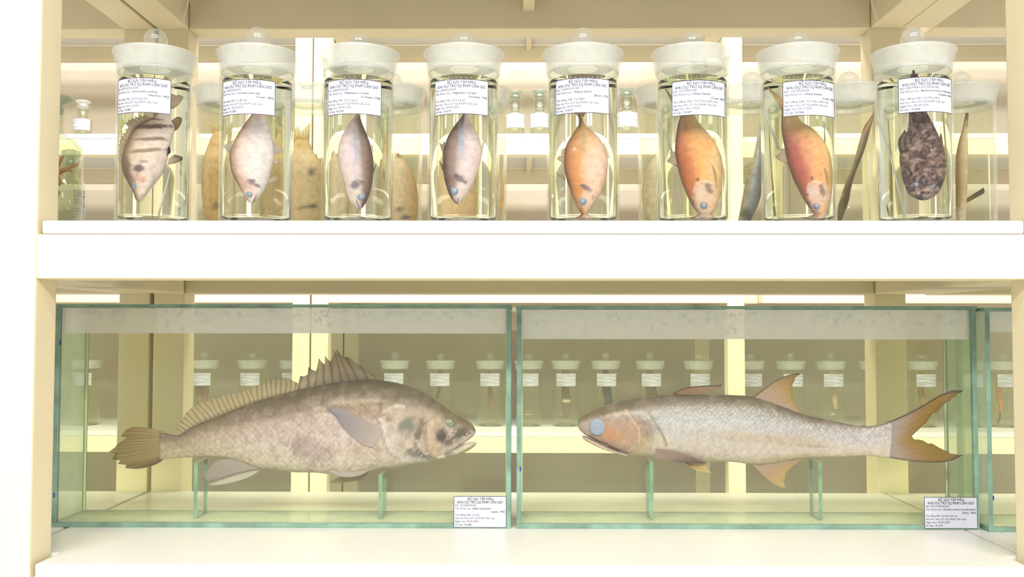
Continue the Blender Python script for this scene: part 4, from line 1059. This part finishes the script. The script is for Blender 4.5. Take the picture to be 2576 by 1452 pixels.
FJ.append((7, 2180, 'toad', 'dark mottled toadfish with two blue eyes, head down in jar Fi.026', dict(
    w=.0155, prof=[(0, .35), (.05, .7), (.2, 1), (.4, .9), (.55, .55), (.7, .35), (.9, .2), (1, .1)], N=150, MR=64,
    dors=[(395, 1288), (365, 1286), (330, 1270), (298, 1250), (272, 1195), (250, 1120), (240, 1060), (234, 1000), (240, 930), (262, 870), (288, 810), (298, 730), (300, 640), (305, 540), (314, 440), (318, 400), (318, 368)],
    vent=[(405, 1288), (435, 1282), (470, 1262), (500, 1232), (534, 1165), (552, 1085), (552, 1005), (542, 930), (520, 880), (485, 800), (440, 715), (408, 640), (385, 540), (358, 440), (346, 400), (342, 368)],
    stops=[(-1, c_(120, 96, 84)), (-.5, c_(112, 86, 76)), (0, c_(98, 72, 64)), (.5, c_(110, 84, 74)), (1, c_(124, 100, 88))],
    blotch=[B_(400, 1260, 130, 36, 0, c_(170, 146, 132), .85, .9), B_(340, 1230, 60, 30, 20, c_(176, 152, 138), .8, .9), B_(450, 1225, 70, 30, -20, c_(172, 150, 140), .8, .9), B_(410, 1155, 90, 30, 0, c_(136, 110, 110), .8, .9), B_(390, 880, 110, 60, 10, c_(150, 122, 108), .8, 1.1), B_(420, 790, 60, 50, 30, c_(160, 132, 120), .85, 1.1), B_(370, 700, 40, 40, 0, c_(140, 114, 102), .8, 1.0), B_(330, 780, 30, 70, 0, c_(84, 62, 56), .8, .8),
            B_(370, 960, 50, 70, 10, c_(62, 46, 44), .9, .9), B_(450, 960, 40, 90, 0, c_(70, 50, 46), .85, .9), B_(430, 980, 24, 50, 0, c_(150, 110, 104), .8, .9), B_(460, 1080, 40, 40, 0, c_(150, 112, 116), .8, .9), B_(290, 960, 50, 60, 0, c_(150, 124, 108), .85, 1.0), B_(510, 1000, 40, 60, 0, c_(140, 106, 92), .8, 1.0), B_(350, 1060, 50, 50, 20, c_(128, 92, 72), .8, 1.0), B_(280, 1130, 30, 50, 10, c_(84, 58, 54), .8, .9), B_(525, 1140, 24, 50, 10, c_(86, 62, 58), .8, .9), B_(330, 390, 30, 60, 0, c_(96, 80, 72), .6, .9)],
    patches=[(.8, .016, c_(50, 36, 34), .02, .16, 3.0), (.75, .020, c_(176, 150, 138), .12, .24, 11.0), (.45, .045, c_(150, 120, 112), .18, .3, 21.0), (.4, .05, c_(46, 34, 32), .2, .32, 31.0)], disp=.0034,
    eyes=[(350, 1190, 19, 'eye_blue', 'eye_blue', 17, .9), (470, 1197, 17, 'eye_blue', 'eye_blue', 16, .9)],
    fins=[dict(name='pectoral_fin', base=[(300, 850), (330, 935)], tip=[(266, 806), (250, 830), (222, 868), (218, 905), (226, 955), (250, 965)], rays=9, n=80, col=[(0, c_(120, 98, 84)), (.3, c_(176, 156, 136)), (.5, c_(96, 76, 64)), (.7, c_(170, 150, 130)), (.85, c_(90, 70, 60)), (1, c_(140, 118, 100))], alpha=[(0, 1), (1, .97)], off=(.009, .007), th=.0010),
          dict(name='pectoral_fin', base=[(512, 880), (540, 950)], tip=[(530, 820), (540, 850), (546, 890), (546, 930)], rays=6, n=60, col=[(0, c_(120, 98, 84)), (.4, c_(170, 150, 130)), (.7, c_(96, 76, 64)), (1, c_(140, 118, 100))], alpha=[(0, 1), (1, .97)], off=(.007, .006), th=.0010)])))
for i, ox, kind, lb, spec in FJ:
    j = JARS[i]
    pl = Plane((j.location.x, j.location.y, 0), True, MAG, JR)
    spec.setdefault('ns', 3.0)
    make_fish('preserved_fish', lb, 'fish in the front row jars', spec, crop(ox), pl, 'rough_skin' if kind == 'toad' else 'skin')

# thin strips and threads that hold the specimens
def strip(ji, ox, pts, rad, label, jars=JARS, mag=MAG, back=.012):
    j = jars[ji]; pl = Plane((j.location.x, j.location.y, 0), True, mag, JR if mag > 1 else 0)
    tr = crop(ox) if ox is not None else ident
    P = [pl.to(*tr(x, y)) - pl.nrm * back for x, y in pts]
    b = P[-1]
    o = MB().tube([p - b for p in P], rad, 8).build('mounting_strip', M['rod'], None, b, smooth=True)
    tag(o, label, 'strip', 'thin strips standing in the jars')
strip(0, 270, [(430, 1062), (392, 1230), (352, 1395)], .0007, 'thin pale thread running down behind the banded fish')
strip(5, 1620, [(130, 650), (170, 790), (215, 945)], .0008, 'thin strip slanting down to the fin of the plump orange brown fish')
strip(6, 1890, [(85, 560), (140, 700), (212, 930)], .0010, 'thin bright strip slanting down to the fin of the red and orange fish')
strip(7, 2180, [(72, 560), (150, 820), (215, 1090), (278, 1395)], .0008, 'thin bright strip leaning beside the dark toadfish')
strip(6, None, [(2183, 384), (2186, 470), (2189, 552)], .0010, 'upright pale strip right of the thin dark slanting fish', BJ, 1.0, .0)
strip(7, None, [(2487, 386), (2489, 470), (2491, 554)], .0010, 'upright pale strip right of the slender brown fish', BJ, 1.0, .0)

# ------------------------------------------------------------------ fish in the back row jars
ALB = (0.94, 0.92, 0.98)
def simple(jars, i, label, group, left, right, w, stops, blotch=(), fins=(), eyes=(), N=46, MR=24, mottle=None, prof=PROF, tr=ident):
    j = jars[i]; pl = Plane((j.location.x, j.location.y, 0), True, 1.0, 0)
    sp = dict(w=w, prof=prof, N=N, MR=MR, dors=left, vent=right, stops=stops, blotch=list(blotch), fins=list(fins), eyes=list(eyes), ns=1.0)
    if mottle: sp['mottle'] = mottle
    return make_fish('preserved_fish', label, group, sp, tr, pl, 'skin')
GB = 'fish in the back row jars'
OR = [(-1, c_(236, 204, 150)), (0, c_(230, 190, 130)), (1, c_(214, 178, 124))]
TAN = [(-1, c_(236, 206, 160)), (0, c_(222, 192, 148)), (1, c_(214, 184, 146))]
simple(BJ, 0, 'brownish orange fish half hidden behind the left edge of jar Fi.081', GB, [(560, 578), (520, 555), (508, 500), (508, 420), (525, 360), (540, 330)], [(575, 578), (622, 540), (636, 460), (620, 400), (585, 355), (565, 330)], .011, OR, [B_(545, 520, 14, 10, 0, c_(120, 104, 90), .7)],
       [dict(name='tail_fin', base=[(538, 338), (566, 338)], tip=[(515, 300), (540, 312), (565, 312), (592, 298)], rays=8, col=[(0, c_(222, 190, 130)), (1, c_(236, 222, 180))], alpha=[(0, .9), (1, .6)])])
simple(BJ, 1, 'tan fish with one round dark spot, between jars Fi.081 and Fi.076', GB, [(758, 578), (718, 552), (708, 480), (715, 420), (735, 374), (742, 350)], [(782, 578), (828, 552), (836, 490), (822, 432), (792, 388), (775, 352)], .011, TAN, [B_(787, 434, 10, 14, -10, c_(90, 66, 50), .95, .3), B_(782, 522, 14, 7, 0, c_(88, 84, 80), .9, .6), B_(762, 526, 14, 6, 0, c_(140, 130, 110), .7, .6), B_(758, 365, 36, 14, 0, c_(226, 178, 104), .8, .3)],
       [dict(name='tail_fin', base=[(738, 360), (778, 360)], tip=[(722, 312), (735, 330), (748, 318), (758, 332), (772, 316), (782, 308)], rays=8, col=[(0, c_(222, 180, 112)), (1, c_(240, 226, 180))], alpha=[(0, .95), (1, .6)]),
        dict(name='anal_fin', base=[(792, 392), (818, 428)], tip=[(796, 385), (800, 398), (812, 396), (822, 420)], rays=5, col=[(0, c_(222, 190, 130)), (1, c_(236, 216, 160))], alpha=[(0, .9), (1, .7)])])
simple(BJ, 2, 'broad orange brown fish showing between jars Fi.076 and Fi.075', GB, [(970, 578), (932, 555), (920, 500), (930, 440), (960, 408), (985, 385)], [(1000, 578), (1046, 552), (1053, 505), (1044, 450), (1024, 412), (1003, 386)], .011, [(-1, c_(230, 190, 136)), (-.5, c_(228, 200, 164)), (1, c_(220, 194, 160))], [B_(1004, 392, 9, 9, 0, c_(150, 118, 76), .9, .2), B_(1000, 530, 9, 9, 0, c_(110, 96, 90), .8, .4), B_(1018, 548, 16, 7, 0, c_(120, 126, 136), .9, .3)])
simple(BJ, 3, 'pale orange fish, a sliver of it showing right of the Fi.075 jar', GB, [(1190, 578), (1145, 555), (1132, 490), (1150, 425), (1188, 378)], [(1210, 578), (1258, 548), (1268, 480), (1258, 420), (1225, 380)], .011, [(-1, c_(232, 190, 136)), (1, c_(222, 176, 130))], [B_(1262, 520, 16, 20, 0, c_(220, 170, 100), .6, .5)])
simple(BJ, 4, 'pale washed out fish behind the left side of the Fi.047 jar', GB, [(1668, 578), (1628, 552), (1614, 490), (1624, 430), (1650, 385), (1664, 355)], [(1692, 578), (1740, 548), (1750, 480), (1735, 420), (1702, 375), (1686, 355)], .010, [(-1, c_(226, 206, 172)), (1, c_(222, 204, 170))], [B_(1640, 440, 20, 30, 0, c_(206, 186, 150), .6, .6)])
simple(BJ, 5, 'blue grey fish slanting behind the Fi.046 jar, its tail pointing up', GB, [(1850, 578), (1858, 548), (1874, 465), (1896, 392), (1907, 330), (1910, 308)], [(1872, 580), (1892, 548), (1914, 492), (1918, 411), (1915, 345), (1912, 308)], .009, [(-1, c_(120, 112, 116)), (-.4, c_(136, 138, 150)), (.2, c_(176, 178, 184)), (.7, c_(206, 190, 160)), (1, c_(206, 186, 150))], [B_(1878, 540, 16, 16, 0, c_(92, 92, 100), .8, .6)], mottle=(.3, .06, c_(120, 110, 110)))
simple(BJ, 6, 'thin dark slanting fish just left of the toadfish jar', GB, [(2108, 572), (2106, 530), (2126, 462), (2143, 420), (2161, 358), (2172, 322), (2189, 296), (2197, 284)], [(2112, 574), (2120, 548), (2136, 504), (2142, 470), (2155, 428), (2174, 380), (2185, 342), (2195, 306), (2199, 285)], .006,
       [(-1, c_(104, 84, 66)), (0, c_(108, 90, 76)), (.5, c_(160, 138, 100)), (1, c_(206, 182, 130))], [B_(2186, 310, 12, 36, 25, c_(136, 96, 60), .9, .3), B_(2112, 540, 18, 30, 10, c_(130, 118, 104), .7, .5)], mottle=(.3, .05, c_(80, 62, 56)))
simple(BJ, 7, 'slender brown fish with a dark side fin, right of the toadfish jar', GB, [(2412, 574), (2407, 545), (2404, 492), (2404, 404), (2410, 363), (2421, 323), (2429, 284)], [(2424, 574), (2430, 548), (2432, 498), (2435, 439), (2435, 380), (2434, 331), (2437, 285)], .007,
       [(-1, c_(206, 180, 140)), (0, c_(166, 142, 104)), (1, c_(150, 126, 88))], [B_(2434, 290, 9, 34, 10, c_(120, 86, 66), .9, .5), B_(2418, 545, 18, 34, 0, c_(206, 190, 170), .8, .4)],
       [dict(name='pectoral_fin', base=[(2430, 500), (2430, 512)], tip=[(2474, 472), (2477, 478), (2476, 486)], rays=4, col=[(0, c_(170, 146, 118)), (.5, c_(120, 96, 78)), (1, c_(110, 88, 72))], alpha=[(0, 1), (1, .95)])], mottle=(.3, .06, c_(140, 116, 88)))

# ------------------------------------------------------------------ jars across the aisle
ZF = far_tops[4] + .0003
ZF_UP = far_tops[2] + .0003
YFJ = 2.02
r_ = random.Random(4)
BARS = []
for y, a, b in ((.10, .22, .72), (.20, .06, .94), (.32, .03, .42), (.41, .03, .70), (.52, .70, .97), (.62, .03, .50), (.72, .03, .78), (.82, .03, .46), (.91, .03, .34)):
    BARS.append(([((a - .5) * LW, (.5 - y - .02) * LH), ((b - .5) * LW, (.5 - y - .02) * LH), ((b - .5) * LW, (.5 - y + .02) * LH), ((a - .5) * LW, (.5 - y + .02) * LH)], [(0, 1, 2, 3)], 1))
def subdiv(bar, n=12):
    (p, _, m) = bar; x0, x1 = p[0][0], p[1][0]; y0, y1 = p[0][1], p[2][1]
    v = []; f = []
    for i in range(n + 1): x = x0 + (x1 - x0) * i / n; v += [(x, y0), (x, y1)]
    return (v, [(2 * i, 2 * i + 2, 2 * i + 3, 2 * i + 1) for i in range(n)], m)
BARS = [subdiv(b) for b in BARS]
def far_warp(x, y, t):
    a = x / (JR + .0003); r = JR + .0003 + t; return (r * math.sin(a), -r * math.cos(a), .148 + y)
FAR_LABEL = make_label(BARS, far_warp)
_fl = None
FARJ = {}
FARPX = [(215, 'seen through the left end of the croaker tank'), (512, 'with a reddish specimen above the croaker tail'), (634, 'above the long soft fin of the croaker'), (738, 'partly behind the white double post'), (993, 'just above the croaker nape'), (1108, 'above the croaker head, with a thin brown specimen'), (1233, 'at the right end of the croaker tank'),
         (1330, 'cut by the left edge of the middle tank'), (1423, 'with a ringed brown specimen above the silvery fish snout'), (1524, 'with a very dark specimen above the silvery fish'), (1636, 'with a grey brown specimen above the silvery fish'), (1758, 'above the first fin of the silvery fish'), (1888, 'partly behind the white single post'),
         (1990, 'behind the tall second fin of the silvery fish'), (2091, 'with a pinkish specimen above the silvery fish'), (2200, 'partly behind the tan right rear post'), (2322, 'above the forked tail, with a brown specimen'), (2440, 'behind the tip of the forked tail'), (2524, 'seen through the cut off tank at right')]
for k, (px, where) in enumerate(FARPX):
    p = unp(px, 1062, YFJ)
    g = jar((p.x, YFJ, ZF), 'distant jar across the aisle, ' + where, 'distant jars on the shelf across the aisle', r_.choice((.022, .026)), .1750, 'far_liquid')
    if _fl is None:
        lo = FAR_LABEL.build('paper_label', [M['paper'], M['faint']], g); _fl = lo.data
    else:
        lobj('paper_label', _fl, g)
    FARJ[px] = g
GF = 'specimens in the distant jars'
def far_fish(px, label, left, right, col, w=.008, ring=None):
    bl = [B_(*ring)] if ring else []
    simple([FARJ[px]], 0, label, GF, left, right, w, [(-1, col), (1, mix(col, (0, 0, 0), .2))], bl, N=24, MR=16, prof=[(0, .4), (.3, 1), (1, .4)])
far_fish(512, 'reddish brown specimen in the distant jar above the croaker tail', [(503, 1050), (494, 1015), (490, 970), (494, 940)], [(511, 1050), (521, 1015), (526, 970), (518, 940)], c_(150, 112, 84))
far_fish(1108, 'thin brown specimen in the distant jar above the croaker head', [(1096, 1004), (1099, 985), (1100, 955), (1103, 925)], [(1103, 1004), (1108, 985), (1112, 955), (1110, 925)], c_(130, 104, 78), .005)
far_fish(1233, 'thin brown specimen in the distant jar at the right end of the croaker tank', [(1236, 1050), (1230, 1010), (1227, 970), (1228, 930)], [(1242, 1050), (1241, 1010), (1236, 970), (1234, 930)], c_(140, 110, 78), .005)
far_fish(1423, 'brown specimen with a white ring in a distant jar above the silvery fish', [(1420, 1050), (1415, 1020), (1413, 985), (1416, 930)], [(1430, 1050), (1437, 1020), (1433, 985), (1430, 930)], c_(124, 98, 72), .008, (1425, 1010, 16, 3.5, 4, c_(226, 220, 200), .95))
far_fish(1524, 'very dark specimen in the distant jar above the silvery fish head', [(1524, 1040), (1520, 1010), (1514, 970), (1516, 930)], [(1540, 1040), (1541, 1010), (1536, 970), (1530, 930)], c_(66, 54, 46))
far_fish(1636, 'grey brown specimen in the distant jar above the silvery fish nape', [(1630, 1045), (1626, 1010), (1624, 970), (1630, 930)], [(1650, 1045), (1654, 1010), (1650, 970), (1642, 930)], c_(124, 104, 84))
far_fish(2091, 'pinkish specimen in the distant jar above the silvery fish tail stalk', [(2098, 1030), (2092, 1005), (2085, 970), (2084, 935)], [(2106, 1030), (2106, 1000), (2102, 970), (2098, 935)], c_(206, 176, 144), .006)
far_fish(2322, 'brown specimen in the distant jar above the forked tail', [(2322, 1035), (2312, 1005), (2307, 970), (2312, 935)], [(2330, 1035), (2330, 1005), (2322, 970), (2322, 935)], c_(166, 136, 96), .006)
far_fish(2524, 'orange specimen with a dark tip, seen through the cut off tank', [(2508, 1066), (2513, 1045), (2512, 1020), (2505, 990), (2510, 940)], [(2511, 1066), (2520, 1045), (2524, 1020), (2520, 990), (2520, 940)], c_(206, 142, 78), .005, (2514, 1052, 12, 18, 10, c_(84, 74, 66), .95))

# ------------------------------------------------------------------ bottles
def bottle(name, loc, label, cat, group, R, zs, zn, rn, ztop, stopper='stopper', lab=None, lab_ang=0.0, fill=None, wide=None):
    """R body radius, zs shoulder start, zn neck start, rn neck radius, ztop lip height"""
    g = empty(name, loc, label, cat, group)
    pr = [(0, 0), (R - .003, 0)] + arc(R - .003, .003, .003, -90, 0, 3) + [(R, zs)]
    for i in range(1, 9):
        a = i / 8 * PI / 2; pr.append((rn + (R - rn) * math.cos(a), zs + (zn - zs) * math.sin(a)))
    lip = rn + .0035
    pr += [(rn, ztop - .008)] + [(lip, ztop - .005), (lip + .0006, ztop - .0025), (lip, ztop)] + [(rn - .0015, ztop), (rn - .0022, zn)]
    for i in range(7, -1, -1):
        a = i / 8 * PI / 2; pr.append((rn - .0022 + (R - rn) * math.cos(a), zs - .001 + (zn - zs - .001) * math.sin(a)))
    pr += [(R - .0022, .006), (0, .005)]
    me = lathe_mesh('glass_body', pr, 48); me.materials.append(M['bottle']); lobj('glass_body', me, g)
    sr = wide or rn * 1.9
    st = [(0, ztop - .006), (rn - .0018, ztop - .006), (rn - .0008, ztop + .001), (rn * .62, ztop + .006), (sr * .9, ztop + .0105), (sr, ztop + .0135), (sr * .96, ztop + .0165), (sr * .5, ztop + .0185), (0, ztop + .019)]
    me = lathe_mesh('stopper', st, 40); me.materials.append(M[stopper]); lobj('stopper', me, g)
    if fill:
        lq = [(0, .0056), (R - .0028, .0062), (R - .0026, fill), (0, fill)]
        me = lathe_mesh('liquid', lq, 40); me.materials.append(M['far_liquid']); lobj('liquid', me, g)
    if lab:
        z0, z1, half = lab
        def warp(x, y, t):
            a = lab_ang + x / LW * 2 * half; r = R + .0003 + t; return (r * math.sin(a), -r * math.cos(a), (z0 + z1) / 2 + y / LH * (z1 - z0))
        make_label(BARS, warp).build('paper_label', [M['paper'], M['faint']], g)
    return g
pb = unp(139, 470, .19)
HB = unp(139, 268, .19).z - ZJ
cb = bottle('reagent_bottle', (pb.x, .19, ZJ), 'stoppered clear bottle holding an orange crab, cut by the left front post', 'bottle', 'bottles at the left end of the upper shelf', .0335, .105, .134, .0095, HB - .004, fill=.118, wide=.0195)
pb2 = unp(176, 500, .275)
bottle('reagent_bottle', (pb2.x, .275, ZJ), 'shorter clear bottle with a paper label at its side, behind the crab bottle', 'bottle', 'bottles at the left end of the upper shelf', .0200, .078, .092, .008, .112, lab=(.03, .072, .5), lab_ang=1.15, wide=.0125)

# crab in the bottle
cp = Plane((pb.x, .19, 0), True)
def cpt(x, y, off=0.0): return cp.to(x, y) + cp.nrm * off
cen = cpt(131, 452)
mb = MB()
v = []; f = []
for i in range(13):
    a = i / 12 * PI
    for k in range(24):
        t = 2 * PI * k / 24
        r = math.sin(a) * (1 + .06 * math.cos(5 * t))
        v.append((.0105 * r * math.cos(t), .006 * math.cos(a) * -1, .0135 * r * math.sin(t)))
for i in range(12):
    for k in range(24): f.append((i * 24 + k, i * 24 + (k + 1) % 24, (i + 1) * 24 + (k + 1) % 24, (i + 1) * 24 + k))
mb.add(v, f)
crab = mb.build('crab', M['crab'], None, cen, smooth=True)
tag(crab, 'orange brown crab inside the stoppered bottle at the left post', 'crab')
LEGS = [[(134, 440), (144, 418), (153, 402), (158, 394), (152, 399)], [(138, 440), (156, 430), (172, 428), (180, 432)], [(139, 440), (160, 428), (180, 420), (196, 414)], [(138, 460), (146, 462), (152, 456), (149, 468)], [(125, 440), (110, 420), (98, 410)], [(122, 452), (104, 448), (92, 456)], [(124, 466), (108, 474), (100, 488)], [(138, 470), (146, 486), (143, 500)]]
for L_ in LEGS:
    P = [cpt(x, y, .002) - cen for x, y in L_]
    n = len(P)
    MB().tube(P, [.0030 * (1 - .62 * i / (n - 1)) * (1.25 if i % 2 else .9) for i in range(n)], 9).build('leg', M['crab'], crab, smooth=True)

for px, ytop, half, where in ((208, 258, 23, 'left of the banded fish jar'), (1296, 235, 24, 'just right of the Fi.075 jar'), (1358, 233, 25, 'just left of the Fi.071 jar'), (1577, 228, 27, 'just right of the Fi.071 jar')):
    y = YF + .09
    p = unp(px, 330, y); R_ = half * (y - CAM.y) / F
    h = unp(px, ytop, y).z - ZF_UP
    bottle('reagent_bottle', (p.x, y, ZF_UP), 'small far bottle with a white label, ' + where, 'bottle', 'small bottles on the far upper shelf', R_, h * .50, h * .60, R_ * .62, h - .012, 'frost' if px == 208 else 'stopper', lab=(h * .22, h * .52, 1.25), fill=h * .35, wide=R_ * .80)

# ------------------------------------------------------------------ light
w = bpy.data.worlds.new('room_light'); sc.world = w; w.use_nodes = True
bg = w.node_tree.nodes['Background']; bg.inputs[0].default_value = (1.0, 0.982, 0.95, 1); bg.inputs[1].default_value = 0.54


def area(name, loc, sx, sy, energy, rot=(0, 0, 0), col=(1, .985, .96)):
    l = bpy.data.lights.new(name, 'AREA'); l.shape = 'RECTANGLE'; l.size = sx; l.size_y = sy; l.energy = energy; l.color = col
    o = bpy.data.objects.new(name, l); COL.objects.link(o); o.location = loc; o.rotation_euler = rot
area('ceiling_light_front_aisle', (0, -1.5, 2.95), 2.4, 0.3, 22, (math.radians(22), 0, 0))
area('ceiling_light_hall', (-1.1, -3.15, 2.98), 1.6, 0.25, 72, (math.radians(58), 0, math.radians(-14)))
area('ceiling_light_hall', (1.1, -3.15, 2.98), 1.6, 0.25, 72, (math.radians(58), 0, math.radians(14)))
area('ceiling_light_rear_aisle', (0, 1.15, 2.95), 3.0, 0.4, 42)
area('fill_light_over_shelves', (0, 0.2, 2.95), 3.0, 0.4, 62, (math.radians(40), 0, 0))  # added fill with no known fixture, brightens the wall seen through the tanks

# ------------------------------------------------------------------ output
sc.view_settings.view_transform = 'Standard'; sc.view_settings.look = 'None'
sc.view_settings.gamma = 1.0; sc.view_settings.use_curve_mapping = False
sc.view_settings.exposure = 0.47
cy = sc.cycles
cy.max_bounces = 8; cy.diffuse_bounces = 3; cy.glossy_bounces = 3; cy.transmission_bounces = 8; cy.transparent_max_bounces = 48
cy.caustics_refractive = True; cy.caustics_reflective = False; cy.blur_glossy = 0.6
cy.use_denoising = True; cy.use_adaptive_sampling = True; cy.adaptive_threshold = 0.05; cy.sample_clamp_indirect = 8.0
cy.use_light_tree = False
